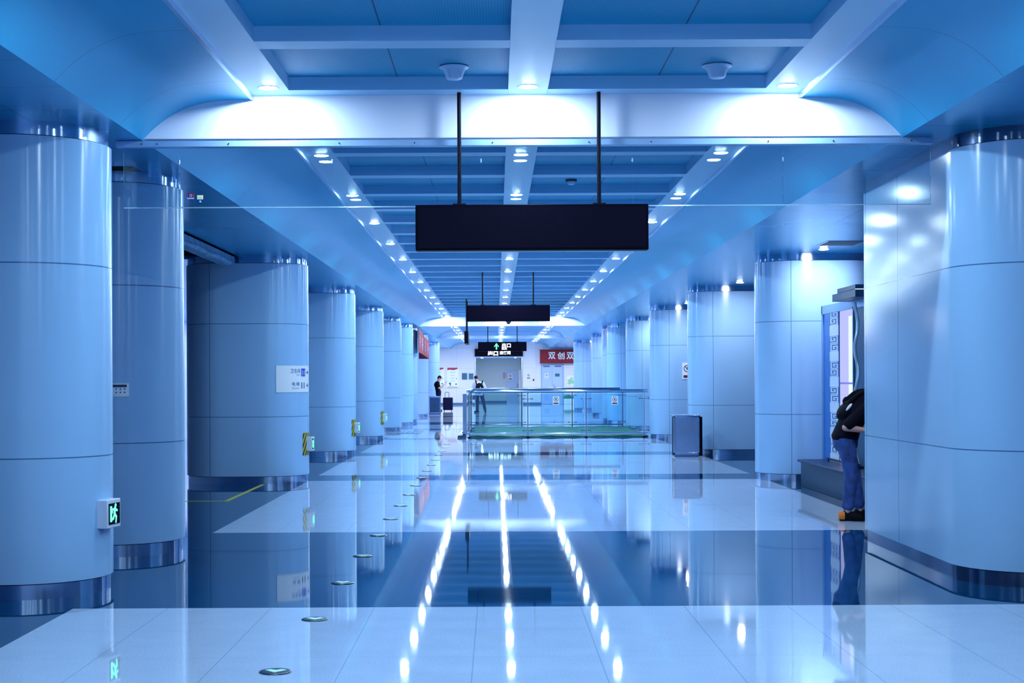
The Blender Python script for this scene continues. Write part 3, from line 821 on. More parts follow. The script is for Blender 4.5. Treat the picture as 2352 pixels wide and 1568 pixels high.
# passage door
x0, zt = at(1163.5, 850, 96.5); x1, _ = at(1196, 850, 96.5)
t = struct(thing('door_2', 'pale lilac door inside the far passage', 'door', ((x0 + x1) / 2, 96.5, 0)))
w2 = (x1 - x0) / 2
part(MB().box(-w2, w2 - .16, -.06, 0, 0, zt), 'door_leaf', 'door', t)
part(MB().box(w2 - .14, w2 + .02, -.06, 0, 0, zt), 'bright_jamb', 'white', t)
part(MB().box(w2 - .24, w2 - .2, -.12, -.06, .95, 1.25), 'door_handle', 'steel_dark', t)
X, Z = at(1158.5, 862, 96.4)
o = MB().box(-.09, .09, -.02, 0, -.2, .2).build('wall_plaque', M['faint_pink'], None, (X, 96.49, Z), bevel=.05); tag(o, 'pinkish rounded plaque on the passage wall left of the door', 'plaque')
# posters
def poster(px0, px1, py0, py1, label):
    x0, zt = wx(px0, py0); x1, zb = wx(px1, py1)
    t = thing('poster', label, 'poster', ((x0 + x1) / 2, Y1 - .03, (zt + zb) / 2)); w2, h2 = (x1 - x0) / 2, (zt - zb) / 2
    part(MB().box(-w2, w2, -.02, .03, -h2, h2), 'frame', 'white', t)
    i = w2 * .86
    part(MB().box(-i, i, -.024, -.018, -h2 * .93, h2 * .95), 'sheet', 'cream', t)
    poly = [(-i, h2 * .95), (-i, h2 * .70)] + [(-i + 2 * i * j / 10, h2 * (.70 + .10 * (j / 10) + .035 * math.sin(j * .75))) for j in range(1, 11)] + [(i, h2 * .95)]
    part(MB().prism_y(poly, -.028, -.022), 'red_header', 'pink', t)
    part(MB().box(-i, i, -.028, -.022, -h2 * .93, -h2 * .88), 'red_footer', 'pink', t)
    ln = MB()
    for j, (y, wd) in enumerate(((.50, .5), (.22, .4), (-.05, .38), (-.32, .42))): ln.box(-i * wd + i * .02 * j, i * wd, -.027, -.023, h2 * y - .012, h2 * y + .012)
    part(ln, 'text_lines', 'ink_grey', t)
    dr = MB().ball((-i * .5, -.024, -h2 * .55), (i * .22, .003, h2 * .09)); dr.ball((-i * .42, -.024, -h2 * .70), (i * .14, .003, h2 * .07)); dr.ball((i * .68, -.024, -h2 * .62), (i * .2, .003, h2 * .06)); dr.ball((i * .75, -.024, -h2 * .1), (i * .06, .003, h2 * .09))
    part(dr, 'small_drawings', 'teal_plate', t)
poster(1025.5, 1053.5, 843, 891, 'cream poster with a red wavy header on the far left wall')
poster(994.5, 1021, 843, 890, 'cream poster partly hidden by the farthest left column')
for (a, b_), lab in (((1061, 1073.5), 'left dull metal plate on the wall beside the passage'), ((1076, 1088), 'right dull metal plate on the wall, nearest the passage')):
    x0, zt = wx(a, 856.5); x1, zb = wx(b_, 871.5)
    t = thing('metal_plate', lab, 'plate', ((x0 + x1) / 2, Y1, (zt + zb) / 2))
    part(MB().box(-(x1 - x0) / 2, (x1 - x0) / 2, -.02, 0, -(zt - zb) / 2, (zt - zb) / 2), 'plate', 'steel_dark', t, bevel=.006)
    part(MB().box(-(x1 - x0) / 2 + .03, (x1 - x0) / 2 - .03, -.023, -.019, -(zt - zb) / 2 + .03, (zt - zb) / 2 - .03), 'engraved_field', 'teal_plate', t)
X, Z = wx(1225.5, 872)
t = thing('call_point', 'tiny red and black fire call point on the far wall', 'call point', (X, Y1, Z))
part(MB().box(-.04, .04, -.04, 0, -.06, .06), 'housing', 'black', t, bevel=.005); part(MB().box(-.04, .04, -.045, -.02, .0, .06), 'red_cover', 'red', t)
x0, zt = wx(1302.5, 862); x1, zb = wx(1320, 886)
t = thing('leaf_poster', 'white poster with a pale green print, right of the far door', 'poster', ((x0 + x1) / 2, Y1, (zt + zb) / 2))
w2, h2 = (x1 - x0) / 2, (zt - zb) / 2
part(MB().box(-w2, w2, -.02, 0, -h2, h2), 'sheet', 'cream', t)
g = MB()
for (gx, gz, gr) in ((-.05, .0, .16), (.1, -.08, .18), (-.1, -.16, .12), (.05, .14, .1)): g.ball((gx, -.02, gz), (gr, .003, gr * .6), 14, 6)
part(g, 'green_print', 'green_ink', t)
# green planter at the wall
X, Z = wx(1307, 915)
t = thing('planter', 'low white trough of bright green leaves against the far wall right of the door', 'planter', (X, Y1 - .22, 0))
part(MB().box(-.33, .33, -.14, .14, 0, .34), 'trough', 'white', t, bevel=.01)
lf = MB()
for i in range(110):
    a = random.uniform(-.31, .31); b_ = random.uniform(-.12, .12); hh = random.uniform(.10, .30); dx = random.uniform(-.08, .08)
    lf.add([(a - .018, b_, .33), (a + .018, b_, .33), (a + dx + .012, b_ + .01, .33 + hh * .7), (a + dx * 1.6, b_ + .02, .33 + hh)], [(0, 1, 2, 3)])
part(lf, 'foliage', 'leaf', t, flat=True)
# red banner with lettering
Yb = Y1 - .35; k = Yb / F
x0, zt = at(1240, 803, Yb); x1, zb = at(1346, 833.5, Yb)
t = thing('banner', 'red banner with white Chinese lettering over the far door', 'banner', (x0, Yb, zb))
nx = 24; mb = MB(); rings = []
W_, H_ = x1 - x0, zt - zb
for i in range(nx + 1):
    x = W_ * i / nx; y = .012 * math.sin(i * 1.3)
    rings.append([(x, y - .006, 0 + .01 * math.sin(i)), (x, y - .006, H_), (x, y + .006, H_), (x, y + .006, 0 + .01 * math.sin(i))])
part(mb.loft(rings), 'cloth', 'red_cloth', t, angle=60)
for i, ch in enumerate('双创双创'):
    v, f = text_geo(ch, .3, .003, .006)
    X, Z = at(1267.5 + 21 * i, 816.5, Yb)
    v = fit(v, w=16.5 * k, h=16.5 * k)
    part(MB().add(facing_y(v, X - x0, -.032, Z - zb), f), 'lettering', 'white', t, flat=True)
part(MB().cyl((-.08, 0, H_), (W_, 0, H_), .012, n=8), 'top_batten', 'rod', t); part(MB().cyl((-.05, 0, 0), (W_, 0, 0), .010, n=8), 'bottom_batten', 'rod', t)
# sagging red banner on the left
t = thing('banner', 'sagging red banner strung lengthwise along the far left columns', 'banner', (0, 0, 0))
P = []
for (px, py0, py1, Y) in ((961, 752, 808, 52.6), (967, 761, 811.5, 54.2), (973, 770, 815, 56.0), (979, 777, 819, 57.6), (985, 783.5, 823.5, 59.2)):
    X, za = at(px, py0, Y); _, zb_ = at(px, py1, Y); P.append((X, Y, za, zb_))
rings = [[(p[0] - .006, p[1], p[3]), (p[0] + .006, p[1], p[3]), (p[0] + .006, p[1], p[2]), (p[0] - .006, p[1], p[2])] for p in P]
part(MB().loft(rings), 'cloth', 'red_cloth', t, angle=60)
P2 = []
for (px, py0, py1, Y) in ((962, 808, 823.5, 59.45), (985, 823, 824, 59.3)):
    X, za = at(px, py0, Y); _, zb_ = at(px, py1, Y); P2.append((X, Y, za, zb_))
part(MB().loft([[(p[0], p[1] - .004, p[3]), (p[0], p[1] + .004, p[3]), (p[0], p[1] + .004, p[2]), (p[0], p[1] - .004, p[2])] for p in P2]), 'folded_back', 'maroon', t)
mk = MB()
for i in range(4):
    a = P[i]; b2 = P[i + 1]; 
    ymid = (a[1] + b2[1]) / 2; xm = (a[0] + b2[0]) / 2 + .008; zm = (a[2] + a[3] + b2[2] + b2[3]) / 4
    mk.box(xm, xm + .004, ymid - .35, ymid + .35, zm - .05, zm - .02); mk.box(xm, xm + .004, ymid - .3, ymid - .2, zm - .25, zm + .2); mk.box(xm, xm + .004, ymid + .1, ymid + .2, zm - .2, zm + .22)
part(mk, 'lettering', 'icon_pale', t)

# ------------------------------------------------------------------ railing around the stair opening
RX0, RX1, RY0, RY1 = -.76, 3.99, 39.1, 46.6
t = thing('railing', 'glass and steel railing around the green-covered opening', 'railing', (RX0, RY0, 0))
LX, LY = RX1 - RX0, RY1 - RY0
hr = MB().tube([(0, LY, 1.22), (0, .25, 1.22), (.03, .07, 1.22), (.12, .01, 1.22), (.3, 0, 1.22), (LX, 0, 1.22)], .042, 14)
part(hr, 'handrail', 'rail_steel', t, angle=60)
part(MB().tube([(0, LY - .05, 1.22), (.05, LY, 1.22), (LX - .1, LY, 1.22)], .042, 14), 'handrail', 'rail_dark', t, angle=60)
part(MB().tube([(-.13, .0, .105), (LX, 0, .105)], .022, 10), 'bottom_rail', 'rail_steel', t)
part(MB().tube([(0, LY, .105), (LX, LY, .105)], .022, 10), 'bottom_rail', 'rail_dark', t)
part(MB().tube([(0, .1, .105), (0, LY, .105)], .022, 10), 'bottom_rail', 'rail_steel', t)
def post(x, y, m='rail_steel'):
    p = part(MB().box(x - .016, x + .016, y - .028, y + .028, 0, 1.19), 'post', m, t, bevel=.003)
    part(MB().lathe([(.05, 0), (.05, .012), (.03, .03), (.001, .03)], 18, (x, y, 0)), 'foot_flange', 'black', p)
    for z in (.18, 1.02):
        arm = MB().cyl((x - .12, y, z), (x + .12, y, z), .007, n=8)
        for sx in (-.12, .12): arm.cyl((x + sx, y - .018, z), (x + sx, y + .018, z), .018, n=12)
        part(arm, 'glass_clamp', 'rail_dark', p)
fposts = [at(1078, 900, RY0)[0] - RX0, at(1212, 900, RY0)[0] - RX0, at(1346, 900, RY0)[0] - RX0, at(1479, 900, RY0)[0] - RX0]
bposts = [at(1083, 900, RY1)[0] - RX0, at(1198, 900, RY1)[0] - RX0, at(1314, 900, RY1)[0] - RX0, at(1430, 900, RY1)[0] - RX0]
for x in fposts: post(x, 0)
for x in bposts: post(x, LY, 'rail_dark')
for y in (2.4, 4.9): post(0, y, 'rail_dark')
for xs in (fposts, bposts):
    yy = 0 if xs is fposts else LY
    for i in range(3):
        part(MB().box(xs[i] + .05, xs[i + 1] - .05, yy - .006, yy + .006, .15, 1.14), 'glass_pane', 'glass_green', t, flat=True)
for y0_, y1_ in ((.1, 2.35), (2.45, 4.85), (4.95, LY - .05)):
    part(MB().box(-.006, .006, y0_, y1_, .15, 1.14), 'glass_pane', 'glass_green', t, flat=True)
part(MB().box(-.13, -.02, -.03, .02, .1, 1.16), 'end_panel', 'rail_steel', t, bevel=.004)
sk = MB()
for i in range(5):
    sk.box(-.26 + i * .035, -.245 + i * .035, -.04 + i * .02, .5, .03 + i * .035, .05 + i * .035)
sk.loft([[(-.27, -.06, .0), (-.05, -.06, .0), (-.05, -.06, .09), (-.27, -.06, .05)], [(-.27, .6, .0), (-.05, .6, .0), (-.05, .6, .20), (-.14, .6, .20)]])
part(sk, 'corner_skirt', 'rail_dark', t)
mat_g = MB(); rings = []
for i in range(25):
    x = RX0 + .05 + (LX - .02) * i / 24
    z = .035 + .012 * math.sin(i * 1.9) + .008 * math.sin(i * .7)
    rings.append([(x, RY0 + .10, .003), (x, RY1 - .12, .003), (x, RY1 - .12, z + .02), (x, (RY0 + RY1) / 2, z), (x, RY0 + .10, z)])
o = mat_g.loft(rings).build('turf_mat', M['turf']); tag(o, 'bright green artificial turf covering inside the railing', 'mat')

# ------------------------------------------------------------------ bins
def bin_(name, label, x0, x1, Y, h, d, side, face='bin_panel'):
    t = thing(name, label, 'bin', ((x0 + x1) / 2, Y, 0)); w2 = (x1 - x0) / 2
    part(MB().box(-w2 + (.0 if side < 0 else .02), w2 + (.0 if side < 0 else .06), .03, d, .02, h - .01), 'body', 'black', t, bevel=.01)
    fr = MB().box(-w2, -w2 + .035, -.01, .05, .05, h); fr.box(w2 - .035, w2, -.01, .05, .05, h); fr.box(-w2, w2, -.01, .05, h - .03, h); fr.box(-w2, w2, -.01, .05, .05, .09)
    part(fr, 'front_frame', 'bin_steel', t, bevel=.006)
    part(MB().box(-w2 + .03, w2 - .03, 0, .04, .08, h - .03), 'front_panel', face, t)
    part(MB().box(-w2 - .01, w2 + .01, -.015, d + .01, h, h + .025), 'lid', 'bin_steel', t, bevel=.006)
    part(MB().box(-w2 + .02, w2 - .02, -.005, d - .02, 0, .05), 'plinth', 'steel_dark', t)
x0 = at(1526, 1000, 30.9)[0]; x1 = at(1579, 1000, 30.9)[0]
bin_('litter_bin', 'brushed steel litter bin in front of the right column by the railing', x0 - .03, x1, 29.05, .80, .42, 1)
x0 = at(985.5, 940, 65.4)[0]; x1 = at(1012, 940, 65.4)[0]
bin_('litter_bin', 'dark steel litter bin hiding the legs of the man with the phone', x0, x1, 65.4, .77, .45, -1, 'bin_dark')

# ------------------------------------------------------------------ floor discs, grate, tape
proto = None
for i in range(17):
    Y = 7.86 + 1.715 * i
    if proto is None:
        t = thing('floor_marker', '', 'floor marker', (-1.18, Y, 0))
        part(MB().lathe([(.001, 0), (.088, 0), (.088, .003), (.082, .006), (.07, .0065), (.001, .0065)], 36), 'rim', 'disc_rim', t)
        ch = [(-.058, .018), (-.03, .036), (0, .016), (.03, .036), (.058, .018), (.0, -.046)]
        part(MB().prism(list(reversed(ch)), .0064, .009), 'luminous_heart', 'luminous', t, flat=True)
        proto = t
    else:
        t = copy_tree(proto); t.location = (-1.18, Y, 0)
    t['group'] = 'round evacuation markers in the floor'
    t['label'] = (['nearest round floor marker at the bottom edge of the photo', 'second round floor marker, on the pale stone just before the dark band'][i] if i < 2 else '%s round floor marker counted from the bottom edge of the photo' % ORD[i] if i < 13 else 'far round floor marker, %s beyond the twelfth' % ORD[i - 12])
x0 = at(893, 996, 42)[0]
t = thing('floor_grate', 'slotted metal floor grate beside the left columns', 'grate', (-2.62, 43.2, 0))
part(MB().box(-.44, .44, -1.0, 1.0, 0, .004), 'frame', 'steel_dark', t)
g = MB()
for i in range(11): g.box(-.42 + i * .08, -.385 + i * .08, -.95, .95, .002, .010)
part(g, 'bar_rows', 'tactile', t)
tp = MB().box(-3.50, -3.44, 19.0, 22.02, 0, .002); tp.box(-7.5, -3.44, 18.95, 19.01, 0, .002)
o = tp.build('floor_tape', M['yellow_tape']); tag(o, 'thin yellow tape line cornering on the dark floor before the wide left column', 'tape')

# ------------------------------------------------------------------ bench, display cabinet
t = thing('stone_bench', 'low dark polished stone bench in front of the lit display cabinet', 'bench', (4.33, 16.2, 0))
part(MB().box(.02, .46, .03, 4.97, 0, .345), 'base', 'bench_stone', t, bevel=.004)
part(MB().box(-.02, .48, 0, 5.03, .345, .38), 'slab_top', 'bench_top', t, bevel=.006)
part(MB().tube([(.30, 3.3, .42), (.30, 4.55, .42)], .012, 8), 'thin_rail', 'rod', t)
for y in (3.4, 4.45): part(MB().cyl((.30, y, .38), (.30, y, .42), .01, n=8), 'rail_stud', 'rod', t)

CX = 4.86
t = thing('display_cabinet', 'tall lit blue display cabinet with a key-pattern strip by the right pillar', 'display cabinet', (CX, 17.6, 0))
def cy(px):   # pixel column on the cabinet face -> local Y
    return F * CX / (px - VPX) - 17.6
def cz(px, py): return at(px, py, F * CX / (px - VPX))[1]
Yend = cy(1889); zt = cz(1889, 703)
part(MB().box(.03, .55, 0, Yend - .02, 0, zt - .05), 'carcass', 'cab_frame', t)
fr = MB().box(-.02, .08, Yend - .09, Yend, 0, zt); fr.box(-.02, .5, 0, Yend, zt - .13, zt)
part(fr, 'frame', 'cab_frame', t, bevel=.005)
part(MB().box(.0, .05, cy(1908), Yend - .09, 0.02, zt - .12), 'blue_panel', 'cab_blue', t)
ky0, ky1 = cy(1927.5), cy(1908)
part(MB().box(-.004, .05, ky0, ky1, .02, zt - .12), 'key_strip', 'key_blue', t)
kp = MB(); W = ky1 - ky0
zc = cz(1918, 712)
KEY = ['######', '#....#', '#.##.#', '#..#.#', '####.#', '.....#', '######']
KEY2 = ['######', '#.....', '#.####', '#.#..#', '#.##.#', '#....#', '######']
def spiral(z0, hgt, flip):
    rows = KEY if not flip else KEY2
    cw, chh = W * .86 / 6, hgt * .94 / 7
    for r_, row in enumerate(rows):
        for c_, q in enumerate(row):
            if q != '#': continue
            y_b = ky1 - W * .07 - c_ * cw; z_t = z0 + hgt * .97 - r_ * chh
            kp.box(-.010, -.003, y_b - cw, y_b, z_t - chh, z_t)
period = .367; blk = .145; sp_h = (period - blk) / 2
z = zc; i = 0
while z > .25:
    spiral(z - sp_h, sp_h, i % 2 == 0); spiral(z - 2 * sp_h, sp_h, i % 2 == 1)
    z -= 2 * sp_h
    kp.box(-.012, -.003, ky0, ky1, max(z - blk, .03), z)
    z -= blk; i += 1
part(kp, 'key_pattern', 'key_white', t, flat=True)
part(MB().box(.0, .05, cy(1962) + .01, cy(1929.5), .02, zt - .1), 'lit_panel', 'panel_glow', t)
part(MB().box(-.004, .05, cy(1962) + .01, cy(1950), .02, zt - .22), 'lit_panel', 'panel_glow_white', t)
part(MB().box(-.012, .02, cy(1962) + .012, cy(1931), 1.455, 1.48), 'shelf_line', 'lilac', t)
part(MB().box(-.02, .06, cy(1962) - .04, cy(1962) + .01, 0, zt - .1), 'edge_post', 'steel_dark', t)
part(MB().box(-.004, .05, .05, cy(1962) - .04, .02, zt - .1), 'dark_panel', 'cab_teal', t)
c0 = MB().box(-.26, .5, 1.35, 1.35 + 1.30, zt - .03, zt + .07)
part(c0, 'crown', 'cab_teal', t, bevel=.004)
part(MB().box(-.26, .45, 1.35, 1.35 + 1.0, zt + .07, zt + .13), 'crown_top', 'cab_teal', t, bevel=.004)
part(MB().box(-.262, .45, 1.345, 1.352, zt + .064, zt + .074), 'crown_light_line', 'panel_glow_white', t)
gt = thing('glass_rod', 'twisted clear glass rod standing beside the lit display cabinet', 'ornament', (4.62, 18.98, .38))
part(MB().tube([(.02 * math.cos(i * .9), .02 * math.sin(i * .9), (.05 + i * .1) * .87) for i in range(25)], .022, 16, 4), 'twisted_rod', 'glass_edge', gt)
part(MB().lathe([(.09, 0), (.09, .03), (.05, .06), (.001, .06)], 20), 'foot', 'steel_dark', gt)

# ------------------------------------------------------------------ people
def remeshed(mb, vox, smooth=4):
    me = bpy.data.meshes.new('tmp'); me.from_pydata(mb.v, [], mb.f); me.update()
    ob = bpy.data.objects.new('tmp', me); COL.objects.link(ob)
    r = ob.modifiers.new('r', 'REMESH'); r.mode = 'VOXEL'; r.voxel_size = vox
    s_ = ob.modifiers.new('s', 'SMOOTH'); s_.iterations = smooth; s_.factor = .5
    dg = bpy.context.evaluated_depsgraph_get()
    out = bpy.data.meshes.new_from_object(ob.evaluated_get(dg))
    bpy.data.objects.remove(ob); bpy.data.meshes.remove(me)
    return out
def blob(mb, name, m, parent, vox=.009, smooth=4):
    me = remeshed(mb, vox, smooth); me.name = name
    me.materials.clear(); me.materials.append(M[m])
    for p in me.polygons: p.use_smooth = True
    o = bpy.data.objects.new(name, me); COL.objects.link(o); o.parent = parent
    return o
def ell_ring(c, ax, ay, rx, ry, n=24):
    c, ax, ay = Vector(c), Vector(ax).normalized(), Vector(ay).normalized()
    return [tuple(c + ax * rx * math.cos(2 * PI * i / n) + ay * ry * math.sin(2 * PI * i / n)) for i in range(n)]
def lerp(a, b, t): return tuple(a[i] + (b[i] - a[i]) * t for i in range(3))
def person(label, loc, rz, J, shirt, trousers, shoes, cuff=1.0, sleeve=1.0, hem=.03, hair_len=.0, shirt_fat=.018, heel=None, hands=None):
    """J: joints in metres, figure faces local +Y"""
    t = thing('person', label, 'person', loc, rz)
    b = MB()
    pel, che, nek = Vector(J['pelvis']), Vector(J['chest']), Vector(J['neck'])
    shl, shr = Vector(J['sh_l']), Vector(J['sh_r'])
    sx = (shr - shl).normalized()
    up = (nek - pel).normalized(); fw = up.cross(sx) * -1
    fw = sx.cross(up) * -1 if (sx.cross(up) * -1).y > 0 else sx.cross(up)
    fwh = Vector((fw.x, fw.y, 0)).normalized()
    def base(q): return pel + (nek - pel) * q if q >= 0 else pel + Vector((0, 0, q * (nek - pel).length))
    def torso(mb, e, z_lo=-.10):
        L = (nek - pel).length; rings = []
        for tt, rx, ry in ((z_lo / L, .150, .105), (.0, .168, .118), (.18, .150, .105), (.38, .150, .103), (.60, .172, .118), (.78, .180, .115), (.90, .135, .085), (.97, .07, .065)):
            c = base(tt)
            mid = (pel + nek) * .5; bend = (che - (pel + (nek - pel) * .6)) * max(0, 1 - abs(tt - .6) / .6)
            rings.append(ell_ring(c + bend, sx, fw if tt > .1 else fwh, rx + e, ry + e))
        mb.loft(rings)
    torso(b, 0)
    for sd, s_ in (('l', shl), ('r', shr)):
        el, wr = Vector(J['el_' + sd]), Vector(J['wr_' + sd])
        b.capsule(che + (nek - che) * .55 + (s_ - nek) * .35, s_, .06, .055); b.capsule(s_, el, .054, .041); b.capsule(el, wr, .041, .027)
        hd = Vector(J['hand_' + sd]); d = (hd - wr).normalized()
        # palm, four fingers, thumb
        side = d.cross(Vector((0, 0, 1))); side = side.normalized() if side.length > .1 else Vector((1, 0, 0))
        nrm = side.cross(d).normalized()
        palm = wr + d * .055
        rot = Matrix((side, d, nrm)).transposed()
        b.ball(palm, (.042, .052, .017), 14, 8, rot)
        for fi, (off, ln) in enumerate(((-.030, .060), (-.010, .072), (.011, .068), (.030, .052))):
            p0 = palm + d * .040 + side * off; p1 = p0 + d * ln * .55 - nrm * .012; p2 = p1 + d * ln * .25 - nrm * ln * .45
            b.capsule(p0, p1, .0095, .009, 8); b.capsule(p1, p2, .009, .0075, 8)
        th = -1 if sd == 'r' else 1
        p0 = palm - d * .02 + side * th * .035; p1 = p0 + d * .035 + side * th * .022 - nrm * .01; p2 = p1 + d * .028 - nrm * .012
        b.capsule(p0, p1, .012, .010, 8); b.capsule(p1, p2, .010, .008, 8)
    for sd in 'lr':
        hp, kn, an, to = (Vector(J[q + '_' + sd]) for q in ('hip', 'kn', 'an', 'toe'))
        b.capsule(hp, kn, .088, .056); b.capsule(kn, kn + (an - kn) * .35, .056, .055); b.capsule(kn + (an - kn) * .35, an, .055, .036)
        b.capsule(an + Vector((0, 0, -.04)), to, .032, .024)
    # head
    hc = Vector(J['head']); look = Vector(J['look']).normalized()
    hs = look.cross(Vector((0, 0, 1))).normalized(); hu = hs.cross(look).normalized()
    R3 = Matrix((hs, look, hu)).transposed()
    P = lambda x, y, z: tuple(hc + R3 @ Vector((x, y, z)))
    b.capsule(nek - up * .02, hc - hu * .07 - look * .02, .058, .052)
    b.ball(hc + R3 @ Vector((0, -.008, .022)), (.074, .094, .095), 24, 16, R3)
    b.ball(hc + R3 @ Vector((0, .022, -.05)), (.056, .066, .066), 20, 12, R3)
    b.capsule(P(0, .086, .015), P(0, .108, -.022), .010, .014, 8)
    b.capsule(P(-.034, .080, .028), P(.034, .080, .028), .010, .010, 8)
    b.ball(P(0, .082, -.062), (.022, .011, .008), 10, 6, R3); b.ball(P(0, .075, -.098), (.020, .016, .014), 10, 6, R3)
    for sgn in (-1, 1): b.ball(P(sgn * .078, -.008, -.008), (.010, .020, .032), 12, 8, R3)
    body = blob(b, 'body', 'skin', t, .0085, 3)
    ey = MB()
    for sgn in (-1, 1): ey.ball(P(sgn * .031, .080, .012), (.013, .006, .008), 10, 6, R3)
    part(ey, 'eyes', 'hair', t)
    h = MB(); h.ball(hc + R3 @ Vector((0, -.016, .040)), (.084, .098, .090), 24, 16, R3)
    h.ball(hc + R3 @ Vector((0, -.042, .005 - hair_len)), (.080, .072, .075 + hair_len), 20, 12, R3)
    blob(h, 'hair', 'hair', t, .008, 2)
    # shirt
    s2 = MB(); torso(s2, shirt_fat, -hem - .08)
    for sd, s_ in (('l', shl), ('r', shr)):
        el, wr = Vector(J['el_' + sd]), Vector(J['wr_' + sd])
        e2 = s_ + (el - s_) * min(sleeve, 1)
        s2.capsule(che + (nek - che) * .55 + (s_ - nek) * .35, s_, .076, .072); s2.capsule(s_, e2, .072, .062)
        if sleeve > 1: s2.capsule(el, el + (wr - el) * (sleeve - 1), .060, .046)
    blob(s2, 'shirt', shirt, t, .010, 4)
    tr = MB()
    L = (nek - pel).length
    tr.loft([ell_ring(base(q), sx, fwh, rx, ry) for q, rx, ry in ((-.34, .08, .08), (-.24, .168, .128), (-.06, .184, .136), (.05, .182, .132), (.18, .162, .116))])
    for sd in 'lr':
        hp, kn, an, to = (Vector(J[q + '_' + sd]) for q in ('hip', 'kn', 'an', 'toe'))
        tr.capsule(hp, kn, .102, .076); end = kn + (an - kn) * cuff
        tr.capsule(kn, end, .076, .066)
        tr.cyl(end - (an - kn).normalized() * .03, end + (an - kn).normalized() * .012, .070, .068, 20)
    blob(tr, 'trousers', trousers, t, .010, 4)
    for sd in 'lr':
        an, to = Vector(J['an_' + sd]), Vector(J['toe_' + sd])
        f2 = Vector((to.x - an.x, to.y - an.y, 0)).normalized(); sd2 = Vector((f2.y, -f2.x, 0))
        s3 = MB(); base = Vector((an.x, an.y, 0))
        def ringf(d, w_, hh): 
            c = base + f2 * d
            pts = []
            for i in range(16):
                a = 2 * PI * i / 16
                pts.append(tuple(c + sd2 * w_ * math.cos(a) + Vector((0, 0, hh / 2 + hh / 2 * math.sin(a) * (1 if math.sin(a) > 0 else 1)))))
            return pts
        s3.loft([ringf(-.085, .018, .05), ringf(-.075, .034, .085), ringf(-.03, .042, .125), ringf(.04, .044, .112), ringf(.10, .049, .088), ringf(.155, .043, .07), ringf(.185, .02, .03)])
        s3.v = [(p[0], p[1], max(p[2], .002)) for p in s3.v]
        sh = blob(s3, 'shoe', shoes, t, .007, 2)
        if heel and sd == heel[0]:
            hb = MB().loft([ringf(-.095, .022, .07), ringf(-.085, .040, .10), ringf(-.03, .046, .118)])
            hb.v = [(p[0], p[1], max(p[2], .022)) for p in hb.v]
            part(hb, 'heel_patch', heel[1], sh)
    return t

# man with the phone, facing +X
J1 = dict(pelvis=(0, .03, .93), chest=(0, -.055, 1.27), neck=(0, .015, 1.45), sh_l=(-.17, -.02, 1.39), sh_r=(.17, -.02, 1.39),
          el_l=(-.20, .10, 1.13), el_r=(.20, .06, 1.11), wr_l=(-.08, .27, 1.25), wr_r=(.09, .27, 1.26), hand_l=(-.02, .34, 1.32), hand_r=(.02, .36, 1.33),
          hip_l=(-.09, .03, .90), hip_r=(.09, .03, .90), kn_l=(-.10, .07, .49), kn_r=(.10, .04, .49), an_l=(-.11, .02, .085), an_r=(.11, .0, .085), toe_l=(-.12, .16, .035), toe_r=(.12, .14, .035),
          head=(0, .085, 1.60), look=(0, .85, -.55))
person('man in a black T-shirt looking down at a phone behind the far left bin', (-2.86, 72.3, 0), -PI / 2, J1, 'black_cloth', 'navy_cloth', 'black_pack', sleeve=.72, hem=.10)
ph = thing('phone', 'dark mobile phone held by the man in the black T-shirt', 'phone', (-2.86 + .405, 72.3 - .03, 1.405), -PI / 2)
pm = MB().box(-.037, .037, -.006, .006, -.075, .075).xf(lambda x, y, z: (x, y * .6 + z * .75, z * .66 - y * .7))
part(pm, 'case', 'black', ph); 
pm = MB().box(-.032, .032, -.009, -.006, -.068, .068).xf(lambda x, y, z: (x, y * .6 + z * .75, z * .66 - y * .7)); part(pm, 'screen', 'icon_pale', ph)
# suitcase
sX0, sZt = at(1017.5, 912.5, 71.6); sX1, _ = at(1040, 913, 71.6); cxs = (sX0 + sX1) / 2; sw = (sX1 - sX0) / 2
t = thing('suitcase', 'dark navy wheeled suitcase standing beside the man with the phone', 'suitcase', (cxs, 71.6, 0))
part(MB().box(-sw, sw, -.13, .13, .055, sZt), 'shell', 'suitcase', t, bevel=.03)
rb = MB()
for i in range(5): rb.box(-sw + .05 + i * (2 * sw - .1) / 4.6, -sw + .07 + i * (2 * sw - .1) / 4.6, -.137, -.125, .1, sZt - .06)
part(rb, 'rib_rows', 'black_pack', t)
hx0, hz = at(1022, 900.5, 71.6); hx1, _ = at(1031, 900, 71.6)
part(MB().tube([(hx0 - cxs, .06, sZt - .02), (hx0 - cxs, .06, hz - .02), (hx0 - cxs + .02, .06, hz), (hx1 - cxs - .02, .06, hz), (hx1 - cxs, .06, hz - .02), (hx1 - cxs, .06, sZt - .02)], .011, 8), 'pull_handle', 'rod', t)
for a in (-sw + .06, sw - .06):
    for c_ in (-.09, .09): part(MB().cyl((a - .012, c_, .03), (a + .012, c_, .03), .03, n=14), 'wheel', 'black', t)
